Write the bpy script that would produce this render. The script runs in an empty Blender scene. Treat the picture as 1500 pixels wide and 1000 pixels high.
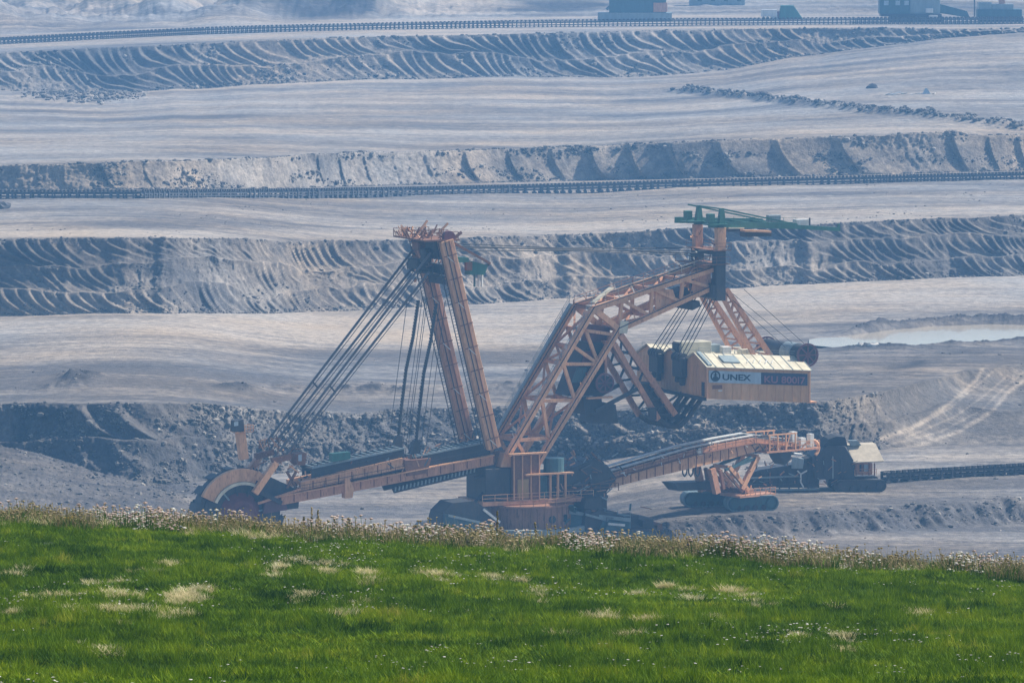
import bpy, math, random
import numpy as np
from mathutils import Vector, Matrix

# ------------------------------------------------------------------ camera, sky, sun, exposure
SC = bpy.context.scene
COL = SC.collection
R = math.radians
HC = 109.0                     # camera height above the pit floor (m)
FPX = 8280.0                   # focal length in pixels of the 1500 x 1000 photograph
TH = R(4.956)                  # camera pitch below the horizontal
cam_d = bpy.data.cameras.new('camera')
cam_d.sensor_width = 36.0
cam_d.lens = 36.0 * FPX / 1500.0
cam_d.clip_start = 1.0
cam_d.clip_end = 30000.0
cam = bpy.data.objects.new('camera', cam_d)
COL.objects.link(cam)
cam.location = (0, 0, HC)
cam.rotation_euler = (math.pi / 2 - TH, 0, 0)
SC.camera = cam

SUN_E = R(44)
SUN_R = R(70)
world = bpy.data.worlds.new('World')
SC.world = world
world.use_nodes = True
wn = world.node_tree
sky_n = wn.nodes.new('ShaderNodeTexSky')
sky_n.sky_type = 'NISHITA'
sky_n.sun_disc = False
sky_n.sun_elevation = SUN_E
sky_n.sun_rotation = SUN_R
sky_n.dust_density = 1.0
bg = wn.nodes['Background']
bg.inputs['Strength'].default_value = 0.10
wn.links.new(sky_n.outputs[0], bg.inputs[0])
sun_d = bpy.data.lights.new('sun', 'SUN')
sun_d.energy = 5.0
sun_d.angle = R(0.5)
sun_d.color = (1.0, 0.93, 0.82)
sun = bpy.data.objects.new('sun', sun_d)
COL.objects.link(sun)
SUN_DIR = Vector((math.sin(SUN_R) * math.cos(SUN_E), math.cos(SUN_R) * math.cos(SUN_E), math.sin(SUN_E)))
sun.rotation_euler = SUN_DIR.to_track_quat('Z', 'Y').to_euler()
sun.location = (300, 300, 600)
SC.view_settings.view_transform = 'Standard'
SC.view_settings.look = 'None'
SC.view_settings.gamma = 1.0
SC.view_settings.exposure = 0.52
SC.render.engine = 'CYCLES'
SC.cycles.max_bounces = 6
SC.cycles.volume_bounces = 1
SC.cycles.use_denoising = True

HAZE_DENSITY = 0.00021
HAZE_COLOR = (0.23, 0.54, 1.0, 1)

# ------------------------------------------------------------------ pixel -> place
CT, ST = math.cos(TH), math.sin(TH)
def ray(px, py):
    dx = (px - 750.0) / FPX
    dy = (500.0 - py) / FPX
    return np.array([dx, CT + dy * ST, -ST + dy * CT])
def on_level(px, py, z=0.0):          # the point of a level surface seen at that pixel
    d = ray(px, py)
    t = (z - HC) / d[2]
    return Vector((d[0] * t, d[1] * t, z))
def slope_of(py):                     # downward slope (dz/dy) of the sight line through image row py
    dy = (500.0 - np.asarray(py, float)) / FPX
    return (ST - dy * CT) / (CT + dy * ST)
def px_u(px, py):                     # x / y of the sight line
    dy = (500.0 - np.asarray(py, float)) / FPX
    return (np.asarray(px, float) - 750.0) / FPX / (CT + dy * ST)

# ------------------------------------------------------------------ numpy noise
_rng = np.random.RandomState(7)
_PERM = _rng.rand(512, 512)
def vnoise(x, y, seed=0):
    x = np.asarray(x, float) + seed * 37.17; y = np.asarray(y, float) + seed * 11.73
    xi = np.floor(x).astype(int); yi = np.floor(y).astype(int)
    fx = x - xi; fy = y - yi
    fx = fx * fx * (3 - 2 * fx); fy = fy * fy * (3 - 2 * fy)
    a = _PERM[xi & 511, yi & 511]; b = _PERM[(xi + 1) & 511, yi & 511]
    c = _PERM[xi & 511, (yi + 1) & 511]; d = _PERM[(xi + 1) & 511, (yi + 1) & 511]
    return (a * (1 - fx) + b * fx) * (1 - fy) + (c * (1 - fx) + d * fx) * fy
def fbm(x, y, octv=4, seed=0, gain=0.5):
    s = 0.0; a = 1.0; t = 0.0
    for k in range(octv):
        s = s + a * (vnoise(x * 2 ** k, y * 2 ** k, seed + k * 3) - 0.5); t += a; a *= gain
    return s / t * 2.0
def sstep(a, b, x):
    t = np.clip((np.asarray(x, float) - a) / (b - a), 0, 1)
    return t * t * (3 - 2 * t)

# ------------------------------------------------------------------ materials
MATS = {}
def new_mat(name):
    m = bpy.data.materials.new(name); m.use_nodes = True
    nt = m.node_tree
    b = nt.nodes['Principled BSDF']
    MATS[name] = m
    return m, nt, b
def node(nt, typ, **kw):
    n = nt.nodes.new(typ)
    for k, v in kw.items(): setattr(n, k, v)
    return n
def ramp(nt, fac, stops):
    r = node(nt, 'ShaderNodeValToRGB')
    while len(r.color_ramp.elements) < len(stops): r.color_ramp.elements.new(0.5)
    for e, (p, c) in zip(r.color_ramp.elements, stops):
        e.position = p; e.color = (*c, 1) if len(c) == 3 else c
    nt.links.new(fac, r.inputs[0])
    return r.outputs[0]
def noise_n(nt, scale, detail=4, rough=0.55, vec=None):
    n = node(nt, 'ShaderNodeTexNoise')
    n.inputs['Scale'].default_value = scale; n.inputs['Detail'].default_value = detail
    n.inputs['Roughness'].default_value = rough
    if vec is not None: nt.links.new(vec, n.inputs['Vector'])
    return n.outputs[0]
def mixc(nt, fac, a, b, mode='MIX'):
    m = node(nt, 'ShaderNodeMix', data_type='RGBA', blend_type=mode)
    if isinstance(fac, (int, float)): m.inputs[0].default_value = fac
    else: nt.links.new(fac, m.inputs[0])
    for s, i in ((a, 6), (b, 7)):
        if isinstance(s, tuple): m.inputs[i].default_value = (*s[:3], 1)
        else: nt.links.new(s, m.inputs[i])
    return m.outputs[2]
def mapping(nt, scale, coord='Object'):
    tc = node(nt, 'ShaderNodeTexCoord'); mp = node(nt, 'ShaderNodeMapping')
    mp.inputs['Scale'].default_value = scale
    nt.links.new(tc.outputs[coord], mp.inputs[0])
    return mp.outputs[0]
def bump(nt, b, h, strength, dist):
    n = node(nt, 'ShaderNodeBump'); n.inputs['Strength'].default_value = strength
    n.inputs['Distance'].default_value = dist
    nt.links.new(h, n.inputs['Height']); nt.links.new(n.outputs[0], b.inputs['Normal'])
def painted(name, col, rust=(0.16, 0.07, 0.035), amount=0.5, rough=0.6, scale=0.6, metallic=0.0, streak=True):
    m, nt, b = new_mat(name)
    v = mapping(nt, (scale, scale, scale * (0.25 if streak else 1)))
    n1 = noise_n(nt, 1.0, 6, 0.65, v)
    n2 = noise_n(nt, 6.0, 3, 0.6, v)
    lo = tuple(c * 0.72 for c in col); hi = tuple(min(1, c * 1.15) for c in col)
    c1 = ramp(nt, n1, [(0.3, lo), (0.7, hi)])
    f = ramp(nt, n2, [(0.52, (0, 0, 0)), (0.72, (amount,) * 3)])
    c2 = mixc(nt, f, c1, rust)
    nt.links.new(c2, b.inputs['Base Color'])
    b.inputs['Roughness'].default_value = rough; b.inputs['Metallic'].default_value = metallic
    return m

# soils: the attribute "pale" is dry pale clay plus lit ridges painted on banks, "dark" the darker soil tone
def soil_mat(name, mid, pale, dark, nscale=0.05, bumps=0.6, speck=0.0):
    m, nt, b = new_mat(name)
    pos = node(nt, 'ShaderNodeNewGeometry').outputs['Position']
    at = node(nt, 'ShaderNodeAttribute', attribute_name='pale')
    ad = node(nt, 'ShaderNodeAttribute', attribute_name='dark')
    mpn = node(nt, 'ShaderNodeMapping'); mpn.inputs['Scale'].default_value = (0.22, 1, 1)
    nt.links.new(pos, mpn.inputs[0])
    n1 = noise_n(nt, nscale, 8, 0.62, mpn.outputs[0])
    n2 = noise_n(nt, nscale * 9, 5, 0.6, pos)
    n3 = noise_n(nt, 0.55, 6, 0.78, pos)
    def madd(a, k, c):
        q = node(nt, 'ShaderNodeMath', operation='MULTIPLY_ADD')
        nt.links.new(a, q.inputs[0]); q.inputs[1].default_value = k
        if isinstance(c, (int, float)): q.inputs[2].default_value = c
        else: nt.links.new(c, q.inputs[2])
        return q.outputs[0]
    f = madd(n1, 3.4, -1.95); f = madd(n2, 1.1, f)
    for rot, sc_, wt in ((0.07, 0.55, 0.6), (-0.16, 0.35, 0.7), (0.6, 0.3, 0.6), (-0.9, 0.4, 0.4)):      # wheel and crawler tracks
        mp2 = node(nt, 'ShaderNodeMapping'); mp2.inputs['Rotation'].default_value = (0, 0, rot); mp2.inputs['Scale'].default_value = (0.06, 1, 0.3)
        nt.links.new(pos, mp2.inputs[0]); nk = noise_n(nt, sc_, 3, 0.5, mp2.outputs[0])
        f = madd(nk, wt * speck, f)
        sh_ = node(nt, 'ShaderNodeMath', operation='SUBTRACT'); nt.links.new(f, sh_.inputs[0]); sh_.inputs[1].default_value = wt * speck * 0.5; f = sh_.outputs[0]
    q = node(nt, 'ShaderNodeMath', operation='ADD', use_clamp=True)
    nt.links.new(f, q.inputs[0]); nt.links.new(at.outputs['Fac'], q.inputs[1])
    c = mixc(nt, q.outputs[0], mid, pale)
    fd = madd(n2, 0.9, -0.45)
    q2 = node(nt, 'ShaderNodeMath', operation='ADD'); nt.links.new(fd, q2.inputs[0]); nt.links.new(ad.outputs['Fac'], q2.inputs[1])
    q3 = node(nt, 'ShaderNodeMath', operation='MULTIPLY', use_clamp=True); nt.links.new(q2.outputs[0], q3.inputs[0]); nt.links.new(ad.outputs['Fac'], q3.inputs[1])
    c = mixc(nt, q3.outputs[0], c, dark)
    c3 = ramp(nt, n3, [(0.3, (0.55,) * 3), (0.5, (0.95,) * 3), (0.72, (1.45,) * 3)])
    c = mixc(nt, 1.0, c, c3, 'MULTIPLY')
    n5 = noise_n(nt, 0.018, 5, 0.6, pos)
    c = mixc(nt, 1.0, c, ramp(nt, n5, [(0.35, (0.88, 0.95, 1.06)), (0.65, (1.08, 1.0, 0.90))]), 'MULTIPLY')
    nt.links.new(c, b.inputs['Base Color'])
    b.inputs['Roughness'].default_value = 0.95
    b.inputs['Specular IOR Level'].default_value = 0.15
    bump(nt, b, noise_n(nt, 0.7, 8, 0.72, pos), bumps, 0.9)
    return m
SOIL_FLAT = soil_mat('bench_soil', (0.122, 0.112, 0.107), (0.40, 0.345, 0.285), (0.055, 0.053, 0.056), 0.035, 0.55, 1.0)
SOIL_FACE = soil_mat('bank_soil', (0.140, 0.128, 0.118), (0.40, 0.34, 0.275), (0.05, 0.05, 0.056), 0.06, 0.8, 0.2)

# ------------------------------------------------------------------ object helpers
def link(o, parent=None):
    COL.objects.link(o)
    if parent is not None: o.parent = parent
    return o
def tag(o, label=None, cat=None, group=None, kind=None):
    for k, v in (('label', label), ('category', cat), ('group', group), ('kind', kind)):
        if v: o[k] = v
    return o
def empty(name, loc, rz=0.0):
    o = bpy.data.objects.new(name, None); link(o)
    o.location = loc; o.rotation_euler = (0, 0, rz); o.empty_display_size = 1
    return o
def mesh_np(name, V, F, mat, parent=None, smooth=False, attrs=None):
    V = np.asarray(V, np.float32).reshape(-1, 3); F = np.asarray(F, np.int32)
    me = bpy.data.meshes.new(name)
    k = F.shape[1]
    me.vertices.add(len(V)); me.vertices.foreach_set('co', V.ravel())
    me.loops.add(F.size); me.loops.foreach_set('vertex_index', F.ravel())
    me.polygons.add(len(F)); me.polygons.foreach_set('loop_start', np.arange(0, F.size, k, dtype=np.int32))
    me.update(calc_edges=True)
    if smooth: me.polygons.foreach_set('use_smooth', np.ones(len(F), bool))
    if attrs:
        for an, av in attrs.items():
            a = me.attributes.new(an, 'FLOAT', 'POINT'); a.data.foreach_set('value', np.asarray(av, np.float32).ravel())
    me.materials.append(mat)
    me.validate()
    return link(bpy.data.objects.new(name, me), parent)
def grid_faces(nr, nc):
    i = np.arange(nr - 1)[:, None] * nc + np.arange(nc - 1)[None, :]
    i = i.ravel()
    return np.stack([i, i + 1, i + nc + 1, i + nc], 1)
def grid_obj(name, X, Y, Z, mat, parent=None, smooth=True, attrs=None):
    nr, nc = X.shape
    return mesh_np(name, np.stack([X, Y, Z], -1), grid_faces(nr, nc), mat, parent, smooth, attrs)
# ------------------------------------------------------------------ the pit: benches and cut banks
PXC = np.concatenate([np.arange(-5200, -800, 200), np.arange(-800, -60, 12), np.arange(-60, 1560, 1.7), np.arange(1560, 2300, 12), np.arange(2300, 6801, 200)])
NC = len(PXC)
def line(knots):
    k = np.array(knots, float)
    y = np.interp(PXC, k[:, 0], k[:, 1])
    return y
def wob(y, amp, sc, seed):
    return y + amp * fbm(PXC / sc, PXC * 0 + seed, 4, seed)
toe1 = line([(-5000, 700), (-500, 700), (0, 702), (120, 711), (210, 714), (290, 705), (420, 692), (560, 682), (700, 676), (1000, 672), (1200, 668), (1290, 658), (1400, 652), (1500, 650), (2000, 640), (6000, 620)])
toe1 = np.convolve(np.pad(toe1, 40, mode='edge'), np.hanning(83)[1:-1] / np.hanning(83)[1:-1].sum(), 'valid')
cre1 = wob(line([(-5000, 596), (-500, 592), (0, 590), (250, 590), (330, 592), (420, 603), (520, 604), (620, 596), (750, 598), (900, 602), (1030, 592), (1150, 589), (1220, 586), (1280, 576), (1340, 560), (1420, 540), (1500, 532), (2000, 522), (6000, 505)]), 3.0, 60, 1)
toe2 = wob(line([(-5000, 490), (-500, 468), (0, 463), (150, 459), (330, 459), (500, 456), (620, 450), (750, 442), (900, 432), (1100, 421), (1250, 413), (1500, 402), (2000, 385), (6000, 330)]), 2.5, 70, 2)
cre2 = wob(line([(-5000, 372), (-500, 355), (0, 351), (150, 348), (330, 349), (420, 354), (600, 351), (750, 346), (900, 340), (1000, 334), (1100, 331), (1200, 328), (1300, 323), (1500, 316), (2000, 303), (6000, 260)]), 2.0, 50, 3)
toe3 = line([(-5000, 300), (-500, 283), (0, 279), (400, 276), (750, 267), (1000, 262), (1250, 257), (1500, 250), (2000, 240), (6000, 200)])
cre3 = wob(line([(-5000, 262), (-500, 245), (0, 243), (150, 239), (400, 231), (500, 224), (650, 221), (850, 214), (1000, 208), (1250, 199), (1400, 194), (1440, 199), (1500, 198), (2000, 190), (6000, 160)]), 1.6, 40, 4)
toe4 = wob(line([(-5000, 160), (-500, 140), (0, 132), (150, 139), (300, 129), (500, 118), (750, 113), (950, 113), (1060, 104), (1150, 86), (1250, 72), (1350, 60), (1450, 51), (1500, 48), (2000, 40), (6000, 20)]), 2.0, 60, 5)
cre4 = wob(line([(-5000, 100), (-500, 84), (0, 78), (150, 70), (300, 64), (500, 55), (750, 50), (1000, 44), (1250, 41), (1450, 43), (1500, 42), (2000, 35), (6000, 16)]), 0.8, 40, 6)

# level of the machine road on the right: a bank of spoil lifts it above the machine's floor
ROAD_Z = 3.0
berm_y = np.interp(PXC, [-5000, 880, 960, 1100, 1300, 1500, 2000, 6000], [790, 782, 766, 757, 742, 729, 712, 640])
berm_D = (HC - ROAD_Z) / slope_of(berm_y)
def berm_amt(px): return sstep(800, 1010, px)
def floor_z(px, D):
    bd = np.interp(px, PXC, berm_D)
    zr = ROAD_Z * berm_amt(px) * sstep(bd - 9.0, bd + 0.5, D + 2.4 * fbm(px / 26.0 + D / 7.0, D / 12.0, 3, 40, 0.6))
    # heap of spoil on the left, in front of the bank
    hy = np.interp(px, [-5000, -600, 0, 60, 150, 220, 262, 300], [560, 600, 655, 666, 694, 714, 730, 745])
    hD = 952.0 + 10 * fbm(px / 90.0, px * 0, 2, 41)
    hz = np.maximum(0, HC - hD * slope_of(hy)) * (1 - sstep(250, 310, px))
    t = (D - hD)
    hs = np.where(t < 0, np.clip(1 + t / 80.0, 0, 1) ** 1.3, np.clip(1 - t / 14.0, 0, 1))
    # a shallow spoil swell on the right at the foot of the ramp
    return zr + hz * hs
def floor_at(x, y):
    px = 750 + FPX * x / (y * CT + HC * ST)
    return float(floor_z(np.array([px]), np.array([y]))[0])
def solve_crest(D0, z0, ycr, s):
    m = slope_of(ycr)
    h = (HC - z0 - m * D0) / (1 + m * s)
    h = np.maximum(h, 0.4)
    zc = z0 + h
    return (HC - zc) / m, zc

zt1 = ROAD_Z * berm_amt(PXC)
Dt1 = (HC - zt1) / slope_of(toe1); Dt1 = np.where((PXC < 1200) & (PXC > 700), np.interp(PXC, [700, 1200], [float(np.interp(700, PXC, Dt1)), float(np.interp(1200, PXC, Dt1))]), Dt1)
Dc1, zc1 = solve_crest(Dt1, zt1, cre1, 1.25)
i0 = int(np.argmin(abs(PXC - 1220)))
zr_ = zc1[i0]
bl = sstep(1130, 1330, PXC)
zc1 = zc1 * (1 - bl) + zr_ * bl
Dc1 = (HC - zc1) / slope_of(cre1)
Z1 = float(np.median(zc1))
z1s = np.convolve(np.pad(zc1, 60, mode='edge'), np.ones(121) / 121, 'valid')      # bench level a little behind its edge
Dt2 = (HC - z1s) / slope_of(toe2)
Dc2, zc2 = solve_crest(Dt2, z1s, cre2, 1.15)
z2s = np.convolve(np.pad(zc2, 60, mode='edge'), np.ones(121) / 121, 'valid')
Dt3 = (HC - z2s) / slope_of(toe3)
Dc3, zc3 = solve_crest(Dt3, z2s, cre3, 1.0)
z3s = np.convolve(np.pad(zc3, 60, mode='edge'), np.ones(121) / 121, 'valid')
Dt4 = np.interp(PXC, [-5000, 0, 750, 1500, 2000, 6000], [1800, 1815, 1850, 1900, 1920, 2000])
zt4 = HC - Dt4 * slope_of(toe4)
Dc4, zc4 = solve_crest(Dt4, zt4, cre4, 1.35)
z4s = np.convolve(np.pad(zc4, 60, mode='edge'), np.ones(121) / 121, 'valid')
UX = px_u(PXC, 400.0)
def strip(D, Z):                     # rows x columns of depth and height -> world arrays
    return UX[None, :] * D * np.ones_like(Z), D, Z
SURF = {}
def structure(name, X, Y, Z, mat, pale, dark, label):
    SURF[name] = (X, Y, Z)
    o = grid_obj(name, X, Y, Z, mat, None, True, {'pale': pale, 'dark': dark})
    tag(o, kind='structure'); o['label'] = label
    return o
def between(A, B, t): return A[None, :] * (1 - t[:, None]) + B[None, :] * t[:, None]

def bench(name, D0, z0, D1, z1, rows, label, pale_f, dark_f, rough_amp=0.35, extra=None, zmid=None):
    t = np.linspace(0, 1, rows)
    D = between(D0, D1, t)
    zm = z0 if zmid is None else zmid
    e = sstep(0, 0.06, t)[:, None]
    Z = (z0[None, :] * (1 - e) + zm[None, :] * e) * (1 - t[:, None]) + z1[None, :] * t[:, None]
    X = UX[None, :] * D
    ed = np.minimum(t, 1 - t)[:, None]
    k = np.minimum(1, ed * 14)
    Z = Z + rough_amp * k * (fbm(X / 26.0, D / 26.0, 4, sum(map(ord, name)) % 50) * 1.0 + 0.6 * np.maximum(0, fbm(X / 5.0, D / 7.0, 3, 9)))
    P = np.broadcast_to(PXC[None, :], D.shape)
    if extra is not None: Z = Z + extra(X, D, P, t[:, None])
    return structure(name, X, D, Z, SOIL_FLAT, pale_f(X, D, P, t[:, None] + 0 * X), dark_f(X, D, P, t[:, None] + 0 * X), label)

def img_of(X, Y, Z):
    dz = Z - HC; wv = Y * CT - dz * ST
    return 750 + FPX * X / wv, 500 - FPX * (Y * ST + dz * CT) / wv
def bank(name, D0, z0, D1, z1, rows, label, terraces, pitch, cut, lean, collapse, clod, seed, dark=0.5, pale=0.0, concave=0.75, ledge=0.16, darkf=None, palef=None, maskf=None, panel=False, wobble=0.5, rough=0.22, ramp_px=None, meander=0.0):
    """a cut bank: terraces of curved scoops left by the bucket wheel, with fallen stretches of rubble between them"""
    t = np.linspace(0, 1, rows)
    Xc = UX * (D0 + D1) / 2
    S = np.concatenate([[0], np.cumsum(np.hypot(np.diff(Xc), np.diff((D0 + D1) / 2)))])
    S = S - np.interp(750, PXC, S)
    T = np.clip(t[:, None] * terraces + 0 * S[None, :], 0, terraces - 1e-4)
    k = np.floor(T); w = T - k
    wf = np.clip((w - ledge * 0.5) / (1 - ledge), 0, 1)       # 0 foot of the cut, 1 its top
    # horizontal and vertical progress inside one terrace
    bnd = [np.zeros_like(S)] + [(j + 0.8 * wobble * fbm(S / 24.0, 0 * S + 5 * j, 4, seed + 1 + j, 0.6)) for j in range(1, terraces)] + [np.full_like(S, terraces)]
    bnd = np.stack(bnd)
    ki = k.astype(int); cols = np.broadcast_to(np.arange(len(S))[None, :], k.shape)
    b0, b1 = bnd[ki, cols], bnd[ki + 1, cols]
    zz = (b0 + (b1 - b0) * wf) / terraces
    arc = concave * (1 - (1 - wf) ** 2.0) + (1 - concave) * wf
    led = np.where(w < ledge * 0.5, w / (ledge * 0.5) * 0.5, np.where(w > 1 - ledge * 0.5, 1 - (1 - w) / (ledge * 0.5) * 0.5, 0.5))
    hh = (b0 + (b1 - b0) * (0.30 * led + 0.70 * arc)) / terraces
    hh = np.clip(hh, 0, 1)
    D = D0[None, :] + (D1 - D0)[None, :] * hh
    Z = z0[None, :] + (z1 - z0)[None, :] * zz
    H = (z1 - z0)[None, :]
    # scoops
    Sg = S[None, :] + 0 * T
    lean_m = lean * H / terraces * (0.65 + 0.7 * vnoise(Sg / 60.0, k * 2.3, seed + 12))
    ph = (Sg - lean_m * (1 - wf) ** 1.7) / pitch + 2.0 * fbm(Sg / (pitch * 6), k * 3.1 + seed, 2, seed + 2, 0.5) + k * 0.37
    cell = np.floor(ph); f = ph - cell
    amp = 0.08 + 1.35 * vnoise(cell * 0.73, k * 1.7 + seed, seed + 4) ** 1.3
    mask = sstep(collapse - 0.12, collapse + 0.12, vnoise(Sg / 21.0 + 0.3 * fbm(Sg / 6, T * 2, 2, 5), k * 0.9 + T * 0.35, seed + 5))
    P = np.broadcast_to(PXC[None, :], T.shape)
    if maskf is not None: mask = mask * maskf(P, t[:, None] + 0 * T)
    body = np.sin(np.pi * np.clip(wf, 0, 1)) ** 0.6
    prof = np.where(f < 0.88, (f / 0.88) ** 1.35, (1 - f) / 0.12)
    if panel: prof = np.where(f < 0.93, 1 - (f / 0.93) ** 1.2, (f - 0.93) / 0.07)
    d = cut * pitch * amp * prof * body * mask
    d = d + meander * np.sin(np.pi * t)[:, None] ** 0.5 * fbm(Sg / 26.0 + 0.5 * T, T * 0.7, 3, seed + 13)
    rub = (1 - mask * 0.92) * clod
    lump = np.abs(fbm(Sg / 2.6, T * H / terraces / 2.2, 4, seed + 6, 0.7))
    big = fbm(Sg / 9.0, T * H / terraces / 5.0, 3, seed + 7)
    edge = np.minimum(1, np.minimum(t, 1 - t)[:, None] * 12)
    d = d + edge * (rub * (1.5 * lump + 1.4 * big) + rough * fbm(Sg / 1.3, T * H / terraces / 1.1, 3, seed + 8, 0.7) + 0.5 * clod * np.maximum(0, fbm(Sg / 1.8, T * H / terraces / 1.6, 3, seed + 11, 0.7)) * np.exp(-(np.minimum(w, 1 - w) / 0.13) ** 2))
    if ramp_px is not None: d = d * (1 - 0.96 * sstep(ramp_px, ramp_px + 60, P)); rub = rub * (1 - 0.95 * sstep(ramp_px, ramp_px + 60, P))
    ztop = np.exp(-((t - 1) / 0.03) ** 2)[:, None] * 0
    X = UX[None, :] * D - 0.0
    Y = D - d
    X = X - 0.15 * d
    Z = Z + edge * rub * 0.7 * (lump - 0.25) + 0.25 * d * 0
    T2 = t[:, None] + 0 * X
    dk = dark * (0.55 + 0.9 * fbm(Sg / 30, T2 * 3, 3, seed + 9)) if darkf is None else darkf(P, T2)
    pl = pale + 0.22 * np.exp(-(w / 0.14) ** 2) + 0.45 * (f > 0.87) * mask + 0.28 * (1 - mask) if palef is None else palef(P, T2, img_of(X, Y, Z)[1])  # sunlit scoop ridges painted paler; terrace feet and fallen rubble are paler too
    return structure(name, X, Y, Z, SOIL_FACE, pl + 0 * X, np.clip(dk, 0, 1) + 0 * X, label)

# pit floor, from below the grassy hill to the foot of the first bank
Drow = np.concatenate([np.linspace(430, 780, 12)[:-1], np.linspace(780, 880, 50)[:-1], np.linspace(880, 945, 125)])
tl_ = np.linspace(0, 1, 56)[1:]
Df = np.concatenate([np.broadcast_to(Drow[:, None], (len(Drow), NC)), 945.0 + (Dt1 - 945.0)[None, :] * tl_[:, None]])
tf = np.concatenate([np.linspace(0, 0.8, len(Drow)), 0.8 + 0.2 * tl_])
Xf = UX[None, :] * Df
Pf = np.broadcast_to(PXC[None, :], Df.shape)
Zf = floor_z(Pf, Df)
kf = np.minimum(1, (1 - tf) * 30)[:, None]
bdm = berm_amt(Pf) * np.exp(-((Df - np.interp(Pf, PXC, berm_D) + 3.0) / 5.0) ** 2)
heapm = (1 - sstep(235, 330, Pf)) * sstep(860, 930, Df)
Zf = Zf + kf * (0.30 * fbm(Xf / 17.0, Df / 17.0, 4, 12) + bdm * (1.3 * np.abs(fbm(Xf / 2.4 + Df / 3.2, Df / 6.5, 4, 13, 0.65)) - 0.3 + 1.3 * fbm(Xf / 5.5 + Df / 6.0, Df / 12.0, 3, 14))
          + 0.5 * heapm * np.abs(fbm(Xf / 2.0, Df / 3.5, 4, 15, 0.7)) + 0.10 * np.abs(fbm(Xf / 1.6, Df / 2.5, 3, 17)))
pale_f = -0.02 + 0.3 * fbm(Xf / 22.0, Df / 30.0, 3, 16) - 0.18 * heapm - 0.25 * bdm + 0.0 * Xf
dark_f = np.clip(0.45 * bdm + 0.75 * heapm + 0.8 * np.exp(-((Xf - 14) / 26.0) ** 2 - ((Df - 905) / 26.0) ** 2), 0, 1)  # darker on the spoil bank, the left heap and around the machine
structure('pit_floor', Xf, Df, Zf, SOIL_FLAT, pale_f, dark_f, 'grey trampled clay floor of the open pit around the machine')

def near_line(px, py, pts, w):
    best = np.full(np.shape(px), 1e9)
    for (ax, ay), (bx, by) in zip(pts[:-1], pts[1:]):
        vx, vy = bx - ax, by - ay; tt = np.clip(((px - ax) * vx + (py - ay) * vy) / (vx * vx + vy * vy), 0, 1)
        best = np.minimum(best, np.hypot(px - ax - tt * vx, py - ay - tt * vy))
    return np.exp(-(best / w) ** 2)
TRACK1 = [(1285, 644), (1335, 628), (1380, 600), (1412, 575), (1432, 556), (1440, 540)]
TRACK2 = [(1285, 664), (1350, 652), (1410, 630), (1455, 602), (1480, 572), (1515, 548)]
TRACKS = [[(1350, 622), (1395, 596), (1430, 566), (1455, 545)], [(1330, 640), (1400, 610), (1445, 578), (1475, 552)], [(1300, 652), (1380, 632), (1440, 600), (1470, 570), (1505, 542)]]
def pale1(P, T, yy):
    m = sstep(1270, 1300, P)
    e = 0.9 * near_line(P, yy, TRACK1, 3.5) + 0.9 * near_line(P, yy, TRACK2, 3.5)
    for tr in TRACKS: e = e + 0.45 * near_line(P, yy, tr, 1.8) + 0.12 * near_line(P, yy, tr, 9)
    sand = 0.9 * np.exp(-((P - 337) / 26.0) ** 2 - ((yy - 606) / 9.0) ** 2) + 0.7 * np.exp(-((P - 342) / 20.0) ** 2 - ((yy - 645) / 13.0) ** 2) + 0.6 * np.exp(-((P - 25 - (yy - 640) * 0.6) / 16.0) ** 2) * sstep(620, 640, yy)
    return -0.05 - 0.25 * np.exp(-((P - 1275) / 55.0) ** 2) + m * (-0.32 + 0.85 * e) + sand + 0.25 * np.maximum(0, fbm(P / 9.0, T * 6, 3, 78)) * sstep(900, 1000, P)
def dark1(P, T):
    return (0.95 - 0.55 * sstep(280, 420, P) * (1 - sstep(560, 640, P) * 0.3) - 0.25 * sstep(1000, 1200, P)) * (1 - 0.5 * sstep(1240, 1340, P)) * (0.75 + 0.5 * fbm(P / 40.0, T * 3, 3, 77)) 
bank('lower_bank', Dt1, zt1, Dc1, zc1, 100, 'dark bank of clods right behind the machine', 2, 6.5, 0.55, 1.0, 0.42, 1.3, 21, darkf=dark1, palef=pale1, maskf=lambda P, T: (1 - sstep(1215, 1275, P)) * (1 - 0.75 * sstep(250, 330, P) * (1 - sstep(540, 580, P))) * (1 - 0.8 * sstep(930, 1000, P)), ramp_px=1262, rough=0.22)

def pale_b1(X, D, P, t):
    v = 0.66 * sstep(0.50, 0.72, t + 0.10 * fbm(X / 60, D / 25, 3, 31)) - 0.12
    tr = np.interp(P, [1285, 1330, 1400, 1440, 1500], [0.0, 0.2, 0.3, 0.35, 0.4])
    return v + 0.1 * fbm(X / 14.0, D / 30.0, 3, 32)
def dark_b1(X, D, P, t):
    a = 0.7 * np.exp(-((t - 0.14 - 0.05 * fbm(X / 40, X * 0, 3, 33)) / 0.05) ** 2) * sstep(-0.2, 0.3, fbm(X / 22.0, D / 30.0, 3, 34))
    b = 0.6 * np.exp(-((t - 0.38 - 0.03 * fbm(X / 30, X * 0, 3, 35)) / 0.03) ** 2) * sstep(-0.1, 0.35, fbm(X / 18.0, D / 40.0, 3, 36))
    return a + b + 0.9 * sstep(0.25, 1.0, extra_b1(X, D, P, t)) + 0.25 * sstep(1120, 1250, P) * (1 - sstep(0.3, 0.5, t))
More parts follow.
